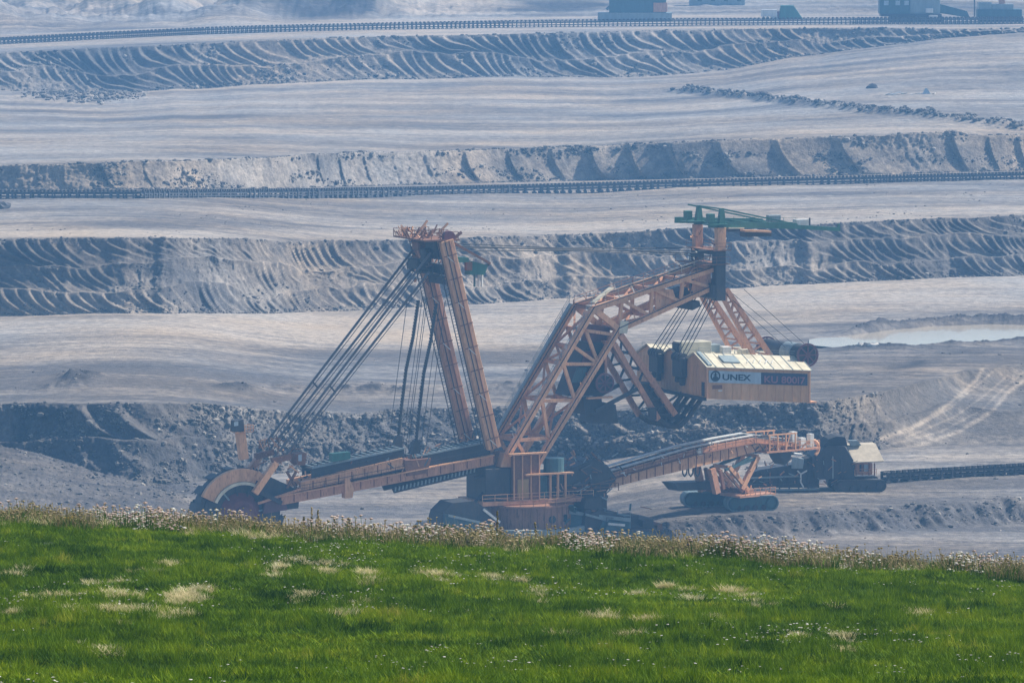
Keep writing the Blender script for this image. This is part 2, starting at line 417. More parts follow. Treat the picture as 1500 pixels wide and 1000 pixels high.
def extra_b1(X, D, P, t):
    m = np.exp(-((t - 0.15 - 0.05 * fbm(X / 40, X * 0, 3, 33)) / 0.05) ** 2) * sstep(-0.2, 0.3, fbm(X / 22.0, D / 30.0, 3, 34)) * (1 - sstep(950, 1150, P))
    heap = np.exp(-((P - 115) / 32.0) ** 2 - ((t - 0.24) / 0.05) ** 2) * 2.2
    heap2 = np.exp(-((P - 345) / 40.0) ** 2 - ((t - 0.17) / 0.04) ** 2) * 1.3
    yy = np.interp(P, [1150, 1220, 1300, 1370, 1450, 1500, 2000], [496, 493, 481, 475, 472, 473, 470])
    y2 = np.interp(P, [1150, 1230, 1330, 1400, 1450, 1500, 2000], [508, 507, 507, 503, 501, 496, 488])
    ZP = float(np.interp(1400, PXC, z1s)); Db1 = (HC - ZP) / slope_of(yy); Db2 = (HC - ZP) / slope_of(y2)
    pm = sstep(1170, 1230, P)
    lump = 0.5 + 1.0 * np.maximum(0, fbm(X / 7.0, X * 0 + 3, 3, 38)) + 0.5 * np.abs(fbm(X / 1.6, D / 4, 3, 39))
    r1 = np.exp(-((D - Db1 - 4) / 4.0) ** 2) * 1.6 * pm * lump * sstep(1210, 1300, P)
    r2 = np.exp(-((D - Db2 + 4.5) / 4.0) ** 2) * 1.0 * pm * lump * sstep(1180, 1300, P)
    return m * 1.5 * np.abs(fbm(X / 3.0, D / 6.0, 3, 37)) + heap * (0.7 + 0.6 * fbm(X / 2.5, D / 4, 3, 61)) + heap2 * (0.7 + 0.6 * fbm(X / 2.5, D / 4, 3, 62)) + r1 + r2 - 1.6 * pm * sstep(-1, 5, D - Db2) * (1 - sstep(-5, 1, D - Db1))
bench('lower_bench', Dc1, zc1, Dt2, z1s, 120, 'pale and grey level between the lower and middle banks', pale_b1, dark_b1, 0.4, extra_b1, z1s)

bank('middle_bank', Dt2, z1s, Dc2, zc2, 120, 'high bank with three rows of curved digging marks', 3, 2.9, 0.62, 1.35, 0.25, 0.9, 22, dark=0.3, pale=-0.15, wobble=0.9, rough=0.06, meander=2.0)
bench('middle_bench', Dc2, zc2, Dt3, z2s, 60, 'grey level that carries the long middle conveyor',
      lambda X, D, P, t: 0.12 + 0.55 * np.exp(-((t - 0.12) / 0.10) ** 2) + 0.12 * fbm(X / 30.0, D / 30.0, 3, 51), lambda X, D, P, t: 0.25 * sstep(0.4, 0.7, t), 0.35, None, z2s)
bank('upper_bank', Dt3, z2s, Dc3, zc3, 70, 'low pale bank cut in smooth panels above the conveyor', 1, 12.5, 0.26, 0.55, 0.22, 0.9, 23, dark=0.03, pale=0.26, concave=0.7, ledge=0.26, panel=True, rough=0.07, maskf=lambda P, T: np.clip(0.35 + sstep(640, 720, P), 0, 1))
def berm3(X, D, P, t):
    yb = np.interp(P, [960, 990, 1060, 1200, 1350, 1450, 1500, 1700], [131, 134, 140, 156, 171, 183, 190, 205])
    zb = z3s[None, :] * (1 - t) + zt4[None, :] * t
    Db = (HC - zb) / slope_of(yb)
    m = np.exp(-((D - Db) / 9.0) ** 2) * sstep(960, 1010, P)
    l2 = np.exp(-((P - 130) / 90.0) ** 2 - ((t - 0.90) / 0.10) ** 2)
    return (m * 2.4 + l2 * 2.2) * (0.45 + np.abs(fbm(X / 4.0, D / 9.0, 3, 53)))
bench('upper_bench', Dc3, zc3, Dt4, zt4, 110, 'wide pale trampled level below the far bank',
      lambda X, D, P, t: 0.24 + 0.35 * fbm(X / 60.0, D / 40.0, 3, 54), lambda X, D, P, t: 0.5 * np.clip(berm3(X, D, P, t) / 1.5, 0, 1), 0.45, berm3, z3s)
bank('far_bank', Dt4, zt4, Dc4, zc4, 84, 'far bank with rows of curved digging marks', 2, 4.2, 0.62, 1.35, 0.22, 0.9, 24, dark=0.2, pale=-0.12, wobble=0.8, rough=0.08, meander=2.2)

# far level, dumps and the land behind, up to the horizon
tq = np.concatenate([np.linspace(0, 0.25, 60), np.linspace(0.25, 1, 40)[1:]])
D1q = np.full(NC, 6400.0)
Dq = Dc4[None, :] + (D1q - Dc4)[None, :] * (tq ** 1.8)[:, None]
Xq = UX[None, :] * Dq
Pq = np.broadcast_to(PXC[None, :], Dq.shape)
rise = sstep(2030, 2900, Dq)
dump = sstep(2010, 2090, Dq) * (1 - sstep(330, 470, Pq)) * (2.0 + 14.0 * np.abs(fbm(Xq / 45.0, Dq / 60.0, 4, 71)))
fan = sstep(2110, 2260, Dq) * np.exp(-((Pq - 640) / 130.0) ** 2) * 9.0
dumpR = sstep(2300, 2600, Dq) * 10.0 + sstep(2050, 2120, Dq) * np.exp(-((Pq - 480) / 85.0) ** 2) * 8.0 * (0.6 + fbm(Xq / 12.0, Dq / 20.0, 3, 75))
Zq = z4s[None, :] * (1 - sstep(0, 0.05, tq)[:, None]) + (z4s[None, :]) * sstep(0, 0.05, tq)[:, None]
Zq = np.where(tq[:, None] < 1e-6, zc4[None, :], Zq) + dump + fan + dumpR + 20 * rise * 0.6 + 1.2 * np.minimum(1, tq[:, None] * 60) * np.abs(fbm(Xq / 12.0, Dq / 20.0, 4, 72, 0.7)) * sstep(2040, 2080, Dq) * (1 + 2.0 * (1 - sstep(600, 800, Pq)))
pq = 0.25 + 0.3 * fbm(Xq / 60.0, Dq / 90.0, 3, 73) + 0.3 * np.exp(-((Pq - 640) / 130.0) ** 2)
dq = np.clip(0.9 * np.exp(-((Pq - 800 - (Dq - 2050) * 0.2) / 110.0) ** 2) * sstep(2060, 2120, Dq) + 1.8 * np.exp(-((Pq - 480) / 85.0) ** 2) * sstep(2040, 2090, Dq) + 0.7 * sstep(0.05, 0.4, fbm(Xq / 40.0, Dq / 60.0, 3, 74)) * sstep(2040, 2100, Dq), 0, 1)
structure('far_ground', Xq, Dq, Zq, SOIL_FLAT, pq, dq, 'far level and spoil dumps at the back of the pit')
def far_z(px, D):
    j = int(np.argmin(abs(PXC - px))); c = Dq[:, j]
    return float(np.interp(D, c, Zq[:, j]))

# pond on the right of the lower bench
m, nt, b = new_mat('pond_water')
b.inputs['Base Color'].default_value = (0.45, 0.385, 0.29, 1); b.inputs['Roughness'].default_value = 0.10
b.inputs['Specular IOR Level'].default_value = 0.3
bump(nt, b, noise_n(nt, 0.6, 3, 0.5, mapping(nt, (0.3, 1, 1))), 0.04, 0.3)
up = [(1185, 497), (1225, 491), (1300, 478), (1370, 472), (1450, 469), (1500, 470), (1900, 466)]
lo = [(1185, 505), (1225, 509), (1300, 510), (1370, 508), (1450, 504), (1500, 500), (1900, 492)]
zp = float(np.interp(1400, PXC, z1s)) - 0.25
U2 = [on_level(x, y, zp) for x, y in up]; L2 = [on_level(x, y, zp) for x, y in lo]
V = [tuple(p) for p in L2] + [tuple(p) for p in U2]
n = len(L2)
o = mesh_np('pond', V, [(i, i + 1, n + i + 1, n + i) for i in range(n - 1)], MATS['pond_water'])
tag(o, kind='structure'); o['label'] = 'shallow milky brown pond between low rubble ridges'

# ------------------------------------------------------------------ haze
m = bpy.data.materials.new('haze_air'); m.use_nodes = True
nt = m.node_tree
for nn in list(nt.nodes):
    if nn.type != 'OUTPUT_MATERIAL': nt.nodes.remove(nn)
pv = node(nt, 'ShaderNodeVolumePrincipled')
pv.inputs['Color'].default_value = HAZE_COLOR
pv.inputs['Density'].default_value = HAZE_DENSITY
pv.inputs['Anisotropy'].default_value = 0.0
nt.links.new(pv.outputs[0], [x for x in nt.nodes if x.type == 'OUTPUT_MATERIAL'][0].inputs['Volume'])
hx0, hx1, hy0, hy1, hz0, hz1 = -5200, 5200, -400, 6600, -6, 112.5
V = [(x, y, z) for z in (hz0, hz1) for y in (hy0, hy1) for x in (hx0, hx1)]
o = mesh_np('haze', V, [(0, 2, 3, 1), (4, 5, 7, 6), (0, 1, 5, 4), (2, 6, 7, 3), (0, 4, 6, 2), (1, 3, 7, 5)], m)
tag(o, kind='stuff'); o['label'] = 'thin blue summer haze filling the whole pit'
# ------------------------------------------------------------------ materials of the machines
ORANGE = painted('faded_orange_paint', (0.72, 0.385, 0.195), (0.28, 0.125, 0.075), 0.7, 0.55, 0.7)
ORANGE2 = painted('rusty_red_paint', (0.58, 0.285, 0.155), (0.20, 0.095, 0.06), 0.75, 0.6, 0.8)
RUST = painted('rusted_steel', (0.22, 0.10, 0.055), (0.40, 0.20, 0.10), 0.6, 0.75, 1.5, 0, False)
DRUMPAINT = painted('grimy_orange_paint', (0.34, 0.165, 0.095), (0.10, 0.055, 0.04), 0.9, 0.65, 0.5)
BOXPAINT = painted('ochre_house_paint', (0.66, 0.37, 0.175), (0.30, 0.13, 0.06), 0.35, 0.55, 0.5)
DARK = painted('sooty_dark_steel', (0.042, 0.045, 0.05), (0.10, 0.06, 0.04), 0.6, 0.6, 0.9)
BLACK = painted('black_rubber_belt', (0.022, 0.022, 0.024), (0.07, 0.06, 0.055), 0.7, 0.85, 1.0, 0, False)
TEAL = painted('faded_teal_paint', (0.05, 0.12, 0.135), (0.05, 0.04, 0.035), 0.6, 0.5, 0.7)
GREEN = painted('crane_green_paint', (0.045, 0.17, 0.125), (0.07, 0.05, 0.035), 0.4, 0.5, 0.8)
PALEROOF = painted('cream_roof_sheet', (0.66, 0.60, 0.44), (0.42, 0.33, 0.22), 0.35, 0.45, 0.7, 0, False)
WHITE = painted('dusty_white_paint', (0.68, 0.68, 0.64), (0.35, 0.3, 0.25), 0.4, 0.6, 1.0)
GREYROOF = painted('grey_blue_sheet', (0.26, 0.32, 0.33), (0.15, 0.15, 0.14), 0.4, 0.5, 1.0)
PURPLE = painted('maroon_reel_paint', (0.13, 0.05, 0.06), (0.08, 0.04, 0.04), 0.6, 0.55, 1.2)
RED = painted('dull_red_paint', (0.17, 0.04, 0.04), (0.10, 0.03, 0.03), 0.6, 0.55, 1.2)
CANVAS = painted('dusty_canvas', (0.50, 0.43, 0.32), (0.30, 0.25, 0.19), 0.5, 0.9, 0.8, 0, False)
SIGNBLUE = painted('pale_blue_sign', (0.40, 0.50, 0.56), (0.3, 0.33, 0.33), 0.3, 0.6, 1.0)
SIGNDARK = painted('dark_blue_sign', (0.03, 0.045, 0.085), (0.06, 0.06, 0.07), 0.4, 0.6, 1.0)
LETTER = painted('letter_paint', (0.015, 0.04, 0.055), (0.03, 0.05, 0.06), 0.3, 0.6, 1.0)
LETTERPINK = painted('faded_pink_letter_paint', (0.30, 0.14, 0.17), (0.2, 0.1, 0.12), 0.4, 0.6, 1.0)
STEEL = painted('grey_steel', (0.10, 0.10, 0.105), (0.12, 0.07, 0.05), 0.6, 0.5, 0.9)
GLASS, _nt, _b = new_mat('dark_window_glass')
_b.inputs['Base Color'].default_value = (0.03, 0.05, 0.06, 1); _b.inputs['Roughness'].default_value = 0.12

# ------------------------------------------------------------------ mesh builder
class MB:
    def __init__(s): s.v = []; s.f = []
    def add(s, V, F):
        n = len(s.v); s.v += [tuple(p) for p in V]; s.f += [tuple(i + n for i in f) for f in F]; return s
    def hexa(s, V):                        # 8 corners: bottom ring, top ring
        return s.add(V, [(3, 2, 1, 0), (4, 5, 6, 7), (0, 1, 5, 4), (1, 2, 6, 5), (2, 3, 7, 6), (3, 0, 4, 7)])
    def box(s, x0, x1, y0, y1, z0, z1):
        return s.hexa([(x0, y0, z0), (x1, y0, z0), (x1, y1, z0), (x0, y1, z0), (x0, y0, z1), (x1, y0, z1), (x1, y1, z1), (x0, y1, z1)])
    def bar(s, p, q, w, h=None, up=(0, 0, 1)):
        h = w if h is None else h
        p = Vector(p); q = Vector(q); d = (q - p)
        if d.length < 1e-6: return s
        d.normalize(); u = Vector(up)
        if abs(d.dot(u)) > 0.97: u = Vector((0, 1, 0)) if abs(d.y) < 0.9 else Vector((1, 0, 0))
        a = d.cross(u).normalized(); b = a.cross(d).normalized()
        c = [(-1, -1), (1, -1), (1, 1), (-1, 1)]
        return s.hexa([p + a * (x * w / 2) + b * (y * h / 2) for x, y in c] + [q + a * (x * w / 2) + b * (y * h / 2) for x, y in c])
    def tube(s, p, q, r, n=8, r2=None):
        p = Vector(p); q = Vector(q); d = (q - p).normalized(); r2 = r if r2 is None else r2
        u = Vector((0, 0, 1)) if abs(d.z) < 0.9 else Vector((1, 0, 0))
        a = d.cross(u).normalized(); b = a.cross(d)
        ring = [a * math.cos(2 * math.pi * i / n) + b * math.sin(2 * math.pi * i / n) for i in range(n)]
        V = [p + c * r for c in ring] + [q + c * r2 for c in ring]
        F = [(i, (i + 1) % n, n + (i + 1) % n, n + i) for i in range(n)] + [tuple(range(n - 1, -1, -1)), tuple(range(n, 2 * n))]
        return s.add(V, F)
    def path(s, pts, r, n=6):
        for a, b in zip(pts[:-1], pts[1:]): s.tube(a, b, r, n)
        return s
    def prism(s, poly, y0, y1):            # polygon in (x, z), extruded along y
        n = len(poly)
        V = [(x, y0, z) for x, z in poly] + [(x, y1, z) for x, z in poly]
        F = [(i, (i + 1) % n, n + (i + 1) % n, n + i) for i in range(n)] + [tuple(range(n - 1, -1, -1)), tuple(range(n, 2 * n))]
        return s.add(V, F)
    def rail(s, pts, h=1.1, w=0.07, every=2.0):     # a handrail along points
        for a, b in zip(pts[:-1], pts[1:]):
            a = Vector(a); b = Vector(b); L = (b - a).length; n = max(1, int(L / every))
            for i in range(n + 1):
                p = a.lerp(b, i / n); s.bar(p, p + Vector((0, 0, h)), w)
            for k in (0.5, 1.0): s.bar(a + Vector((0, 0, h * k)), b + Vector((0, 0, h * k)), w)
        return s
    def build(s, name, mat, parent=None, bevel=0.0, smooth=False):
        me = bpy.data.meshes.new(name); me.from_pydata([tuple(map(float, p)) for p in s.v], [], s.f); me.update()
        if smooth:
            for p in me.polygons: p.use_smooth = len(p.vertices) == 4
        me.materials.append(mat)
        o = link(bpy.data.objects.new(name, me), parent)
        if bevel:
            md = o.modifiers.new('bevel', 'BEVEL'); md.width = bevel; md.segments = 1; md.limit_method = 'ANGLE'
        return o
def one_bar(name, p, q, w, mat, parent, h=None): return MB().bar(p, q, w, h).build(name, mat, parent)
def one_tube(name, p, q, r, mat, parent, n=6): return MB().tube(p, q, r, n).build(name, mat, parent)

class Frame:
    """a machine's own frame: x along its axis, y across it; at() turns a pixel into a point of the vertical plane y = const"""
    def __init__(s, name, loc, ang):
        s.c = Vector(loc); s.a = ang
        s.root = empty(name, loc, ang)
        s.r = Vector((math.cos(ang), math.sin(ang), 0)); s.l = Vector((-math.sin(ang), math.cos(ang), 0))
    def at(s, px, py, y=0.0):
        d = ray(px, py)
        A = np.array([[d[0], -s.r.x], [d[1], -s.r.y]])
        B = np.array([s.c.x + y * s.l.x, s.c.y + y * s.l.y])
        t, u = np.linalg.solve(A, B)
        return Vector((u, y, HC + t * d[2] - s.c.z))
def mir(p): return Vector((p.x, -p.y, p.z))

def crawler(name, parent, cx, cy, ang, L, W, H, mat_side, shoe=0.55, shoe_mat=None):
    """one crawler track: shoes round two wheels, rollers, side frame"""
    c, sn = math.cos(ang), math.sin(ang)
    def T(x, y, z): return (cx + x * c - y * sn, cy + x * sn + y * c, z)
    r = H / 2
    body = MB()
    poly = []
    for i in range(9): a = -math.pi / 2 + math.pi * i / 8; poly.append((L / 2 - r + (r - 0.18) * math.cos(a), r + (r - 0.18) * math.sin(a)))
    for i in range(9): a = math.pi / 2 + math.pi * i / 8; poly.append((-L / 2 + r + (r - 0.18) * math.cos(a), r + (r - 0.18) * math.sin(a)))
    n = len(poly)
    V = [T(x, -W / 2 + 0.25, z) for x, z in poly] + [T(x, W / 2 - 0.25, z) for x, z in poly]
    body.add(V, [(i, (i + 1) % n, n + (i + 1) % n, n + i) for i in range(n)] + [tuple(range(n - 1, -1, -1)), tuple(range(n, 2 * n))])
    tr = body.build(name, mat_side, parent)
    # shoes
    peri = []
    per = 2 * (L - 2 * r) + 2 * math.pi * r; m = int(per / shoe); st = per / m
    sh = MB()
    for k in range(m):
        s0 = k * st
        if s0 < L - 2 * r: x, z, a = -L / 2 + r + s0, 0.0, 0.0
        elif s0 < L - 2 * r + math.pi * r: t = (s0 - (L - 2 * r)) / r; x, z, a = L / 2 - r + r * math.sin(t), r - r * math.cos(t), t
        elif s0 < 2 * (L - 2 * r) + math.pi * r: x, z, a = L / 2 - r - (s0 - (L - 2 * r) - math.pi * r), H, math.pi
        else: t = (s0 - 2 * (L - 2 * r) - math.pi * r) / r; x, z, a = -L / 2 + r - r * math.sin(t), r + r * math.cos(t), math.pi + t
        ux, uz = math.cos(a), math.sin(a); nx, nz = math.sin(a), -math.cos(a)
        hl = st * 0.46; q = []
        for yy in (-W / 2, W / 2):
            for du, dn in ((-hl, -0.2), (hl, -0.2), (hl, 0.0), (-hl, 0.0)):
                q.append(T(x + ux * du + nx * dn, yy, z + uz * du + nz * dn))
        sh.add(q, [(0, 1, 2, 3), (7, 6, 5, 4), (0, 4, 5, 1), (1, 5, 6, 2), (2, 6, 7, 3), (3, 7, 4, 0)])
    o = sh.build('track_shoes', shoe_mat or DARK, tr); o['kind'] = 'stuff'
    for sx in (-1, 1):
        for sy in (-1, 1):
            MB().tube(T(sx * (L / 2 - r), sy * (W / 2 - 0.3), r), T(sx * (L / 2 - r), sy * (W / 2 + 0.06), r), r * 0.62, 14).build('track_wheel', mat_side, tr)
    for i in range(int((L - 2 * r) / 1.4)):
        x = -L / 2 + r + 0.7 + i * 1.4
        MB().tube(T(x, -W / 2 - 0.03, 0.55), T(x, W / 2 + 0.03, 0.55), 0.42, 10).build('track_roller', DARK, tr)
    return tr

# ------------------------------------------------------------------ the bucket wheel excavator
AX = R(24)
C0 = on_level(770, 802, 0.0)
E = Frame('bucket_wheel_excavator', C0, AX)
EX = E.root
tag(EX, 'huge rusty orange bucket wheel excavator with tall mast and ochre counterweight house', 'excavator')
NEAR = -3.5                                  # local y of the truss plane on the viewer's side
def N(px, py, y=NEAR): return E.at(px, py, y)
V3 = Vector

# undercarriage: drum, deck, crawlers
def lathe(prof, n=40):
    mb = MB(); V = []; F = []
    for r, z in prof:
        for i in range(n): a = 2 * math.pi * i / n; V.append((r * math.cos(a), r * math.sin(a), z))
    for k in range(len(prof) - 1):
        for i in range(n): j = (i + 1) % n; F.append((k * n + i, k * n + j, (k + 1) * n + j, (k + 1) * n + i))
    F.append(tuple(range((len(prof) - 1) * n, len(prof) * n))); F.append(tuple(range(n - 1, -1, -1)))
    return mb.add(V, F)
drum = lathe([(7.0, 2.7), (7.4, 2.75), (7.4, 7.0), (7.7, 7.05), (7.7, 7.35), (6.6, 7.4)], 48).build('turntable_drum', DRUMPAINT, EX)
for i in range(40):
    a = 2 * math.pi * i / 40
    one_bar('drum_rib', (7.45 * math.cos(a), 7.45 * math.sin(a), 2.9), (7.45 * math.cos(a), 7.45 * math.sin(a), 7.0), 0.16, DRUMPAINT, drum)
mb = MB()
for k in range(7):
    a0 = math.radians(-66 + k * 3.6)
p_ = [(7.9 * math.cos(a), 7.9 * math.sin(a), z) for a, z in ((R(-52), 7.2), (R(-44), 6.0), (R(-36), 4.6), (R(-28), 3.2))]
for a, b in zip(p_[:-1], p_[1:]): mb.bar(a, b, 0.9, 0.18)
mb.build('stairway', TEAL, drum)
for a in (-80, -58): 
    MB().tube((7.30 * math.cos(R(a)), 7.30 * math.sin(R(a)), 5.2), (7.52 * math.cos(R(a)), 7.52 * math.sin(R(a)), 5.2), 0.62, 14).build('porthole', GLASS, drum)
MB().bar((7.6 * math.cos(R(-95)), 7.6 * math.sin(R(-95)) - 0.5, 2.6), (7.6 * math.cos(R(-40)), 7.6 * math.sin(R(-40)) - 0.7, 2.6), 1.2, 0.9).build('bumper_beam', ORANGE, drum)
ring = MB(); ns_ = 48
for i in range(ns_):
    a0, a1 = 2 * math.pi * i / ns_, 2 * math.pi * (i + 1) / ns_
    ring.bar((9.4 * math.cos(a0), 9.4 * math.sin(a0), 3.5), (9.4 * math.cos(a1), 9.4 * math.sin(a1), 3.5), 1.0, 0.8)
ring.build('skid_ring', GREYROOF, drum)
rail = MB(); pts = [(7.65 * math.cos(2 * math.pi * i / 24), 7.65 * math.sin(2 * math.pi * i / 24), 7.36) for i in range(25)]
rail.rail(pts, 1.1, 0.07, 2.0); rail.build('handrail', ORANGE, drum)
# radial arms that carry the crawlers, with sloping plated tops
def crawler_at(px, py, ang, L=12.5, W=3.4, H=3.2):
    w = on_level(px, py, 0.0) - C0
    x = w.dot(E.r); y = w.dot(E.l)
    return x, y
UC = []
for (px, py, dy, L) in ((668, 793, 0, 13.5), (900, 802, 0, 13.5), (820, 775, 0, 13)):
    x, y = crawler_at(px, py, 0)
    for s in (-2.2, 2.2):
        nx = x + s * 0.9 * -math.sin(R(-24)); ny = y + s * 0.9 * math.cos(R(-24))
        crawler('crawler_track', EX, nx, ny, -AX + R(8), L, 2.9, 3.1, TEAL)
    mb = MB()
    d = V3((x, y, 0)); dl = d.length; dn = d.normalized(); sd = V3((-dn.y, dn.x, 0))
    a = dn * 6.5; b = dn * (dl + 2.5)
    mb.hexa([a - sd * 3 + V3((0, 0, 2.6)), a + sd * 3 + V3((0, 0, 2.6)), b + sd * 2.2 + V3((0, 0, 3.3)), b - sd * 2.2 + V3((0, 0, 3.3)),
             a - sd * 2.4 + V3((0, 0, 6.2)), a + sd * 2.4 + V3((0, 0, 6.2)), b + sd * 1.8 + V3((0, 0, 4.6)), b - sd * 1.8 + V3((0, 0, 4.6))])
    arm = mb.build('crawler_arm', DARK if px < 700 else TEAL, EX, 0.08)
    one_bar('edge_beam', a - sd * 2.6 + V3((0, 0, 6.0)), b - sd * 2.0 + V3((0, 0, 4.6)), 0.5, WHITE if px < 700 else GREYROOF, arm)
    one_bar('edge_beam', a + sd * 2.6 + V3((0, 0, 6.0)), b + sd * 2.0 + V3((0, 0, 4.6)), 0.5, GREYROOF, arm)
    MB().rail([a + V3((0, 0, 6.2)), b + V3((0, 0, 4.6))], 1.0, 0.06).build('handrail', GREYROOF, arm)

# slewing platform with machine rooms
pl = MB().box(-9.5, 9.5, -4.8, 4.8, 7.45, 8.1).build('slewing_platform', ORANGE2, EX, 0.06)
MB().rail([(-9.5, -4.8, 8.1), (9.5, -4.8, 8.1)], 1.1, 0.07).build('handrail', ORANGE, pl)
def room(name, x0, x1, y0, y1, z0, z1, mat, bev=0.06): return MB().box(x0, x1, y0, y1, z0, z1).build(name, mat, EX, bev)
h1 = room('switch_room', -8.6, -4.4, -3.9, 3.6, 8.1, 13.2, DARK)
h2 = room('machinery_room', -4.1, 0.4, -4.4, 3.6, 8.1, 15.2, RUST)
MB().box(-3.4, -1.5, -4.52, -4.42, 8.4, 11.4).build('door', painted('yellow_door_paint', (0.42, 0.27, 0.10), (0.2, 0.1, 0.05), 0.4), h2)
for i in range(4): one_bar('wall_rib', (-4.0 + i * 1.45, -4.48, 8.2), (-4.0 + i * 1.45, -4.48, 15.1), 0.18, ORANGE, h2)
one_bar('ledge', (-5.0, -4.7, 15.4), (1.4, -4.7, 15.4), 0.9, ORANGE, h2, 0.25)
one_bar('ledge', (-2.2, -4.7, 12.1), (6.0, -4.7, 12.1), 0.9, ORANGE, h2, 0.25)
for x in (2.3, 3.6, 4.9): one_bar('post', (x, -4.3, 8.1), (x, -4.3, 12.2), 0.32, ORANGE, EX)
MB().box(0.6, 2.2, -3.4, 2.8, 8.1, 11.6).build('transformer', TEAL, EX, 0.1)
MB().tube((3.4, -3.2, 12.2), (3.4, -3.2, 14.4), 1.6, 16).build('slewing_gear', TEAL, EX)
MB().box(2.0, 5.5, -2.2, 2.4, 8.1, 12.0).build('transformer', DARK, EX, 0.1)
MB().tube((1.0, 2.6, 8.1), (1.0, 2.6, 13.6), 1.7, 16).build('slewing_gear', TEAL, EX)
MB().hexa([N(733, 684), N(760, 684), N(760, 684) + V3((0, 2, 0)), N(733, 684) + V3((0, 2, 0)), N(740, 664), N(752, 664), N(752, 664) + V3((0, 2, 0)), N(740, 664) + V3((0, 2, 0))]).build('pivot_bracket', ORANGE, EX)
for pts in (((694, 700), (729, 690)), ((696, 735), (728, 692))):
    one_bar('boom_brace', N(*pts[0], -2.6), N(*pts[1], -2.6), 0.35, DARK, EX)

# rear truss frame (leaning back), both sides
F_ = [(869, 452), (858, 484), (841, 508), (825, 533), (794, 587), (756, 645), (743, 667)]
R_ = [(906, 482), (890, 502), (876, 533), (842, 586), (803, 641), (781, 688)]
Fp = [N(*p) for p in F_]; Rp = [N(*p) for p in R_]
mb = MB()
mb.bar(Fp[0], Fp[-1], 0.95); mb.bar(Rp[0], Rp[-1], 0.95); mb.bar(Fp[0], Rp[0], 0.9)
tf1 = mb.build('leaning_frame', ORANGE, EX)
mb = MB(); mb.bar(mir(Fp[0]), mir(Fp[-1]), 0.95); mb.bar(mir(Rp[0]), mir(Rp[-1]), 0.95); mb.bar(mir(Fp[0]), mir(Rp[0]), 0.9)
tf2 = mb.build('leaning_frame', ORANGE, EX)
br = [(Fp[1], Rp[0].lerp(Rp[1], 0.4)), (Fp[1], Rp[2]), (Fp[2], Rp[2]), (Fp[3], Rp[2]), (Fp[3], Rp[3]), (Fp[4], Rp[3]), (Fp[4], Rp[4]), (Fp[5], Rp[4]), (Fp[5], Rp[5])]
for a, b in br:
    one_bar('brace', a, b, 0.5, ORANGE, tf1); one_bar('brace', mir(a), mir(b), 0.5, ORANGE, tf2)
for k, p in enumerate(Fp[:-1] + Rp[:-1]):
    one_bar('cross_beam', p, mir(p), 0.5, ORANGE2, tf1)
for a, b in ((Fp[0], Fp[2]), (Fp[2], Fp[3]), (Fp[3], Fp[4]), (Fp[4], Fp[5]), (Rp[0], Rp[2]), (Rp[2], Rp[3]), (Rp[3], Rp[4])):
    one_bar('cross_brace', a, mir(b), 0.34, ORANGE2, tf1); one_bar('cross_brace', mir(a), b, 0.34, ORANGE2, tf2)
# walkway and cable trough on the front chord
wk = MB(); a, b = Fp[0] + V3((-0.3, 0, 0)), Fp[-2]; wk.rail([a + V3((0, 0, .5)), b + V3((0, 0, .5))], 1.0, 0.06, 2.2); wk.build('handrail', GREYROOF, tf1)
wk = MB(); a, b = mir(Fp[0]), mir(Fp[-1]); wk.bar(a + V3((-0.7, 0, 0.3)), b + V3((-0.7, 0, 0.3)), 0.8, 0.25); wk.rail([a + V3((-.9, 0, .4)), b + V3((-.9, 0, .4))], 1.0, 0.06, 2.2); wk.build('walkway', GREYROOF, tf2)

# dark hoist house and conveyor drive inside the frame
def quad_room(name, pix, y0, y1, mat, par=EX):
    P0 = [E.at(x, y, (y0 + y1) / 2) for x, y in pix]
    return MB().prism([(p.x, p.z) for p in P0], y0, y1).build(name, mat, par)
hw = quad_room('hoist_house', [(822, 578), (872, 578), (884, 500), (852, 500)], -2.2, 2.6, DARK)
quad_room('hoist_motor', [(858, 500), (886, 500), (886, 478), (862, 474)], -1.6, 2.2, PURPLE, hw)
quad_room('gear_box', [(838, 560), (858, 560), (858, 538), (846, 538)], -2.9, -2.3, TEAL, hw)
quad_room('gear_box', [(852, 534), (866, 534), (868, 514), (858, 514)], -2.9, -2.3, RED, hw)
quad_room('drive_house', [(858, 618), (896, 618), (892, 590), (862, 586)], -1.5, 3.5, DARK)
quad_room('drive_house', [(848, 606), (874, 606), (872, 582), (846, 582)], -2.4, 2.4, DARK)
one_bar('shelf_beam', E.at(860, 583, -3), E.at(896, 581, -3), 0.9, ORANGE, hw, 0.3)
one_bar('hanger_post', E.at(887, 505, -3), E.at(887, 548, -3), 0.4, ORANGE2, hw)
def reel(px, py, r, y0, y1, yn):
    c = E.at(px, py, yn)
    rb = MB().tube((c.x, y0, c.z), (c.x, y1, c.z), r * 0.86, 24).build('cable_reel', DARK, EX, 0, True)
    for yy in (y0, y1):
        ring = MB(); n = 28
        for i in range(n):
            a0, a1 = 2 * math.pi * i / n, 2 * math.pi * (i + 1) / n
            ring.bar((c.x + r * math.cos(a0), yy, c.z + r * math.sin(a0)), (c.x + r * math.cos(a1), yy, c.z + r * math.sin(a1)), 0.28, 0.30, (0, 1, 0))
        ring.build('reel_rim', PURPLE, rb)
        for i in range(8):
            a0 = 2 * math.pi * i / 8
            one_bar('reel_spoke', (c.x, yy - 0.05, c.z), (c.x + r * math.cos(a0), yy - 0.05, c.z + r * math.sin(a0)), 0.22, PURPLE, rb)
        MB().tube((c.x, yy - 0.15, c.z), (c.x, yy + 0.15, c.z), 0.4, 12).build('reel_hub', RED, rb)
    return rb
reel(886, 561, 1.45, -4.6, 2.6, -4.6)

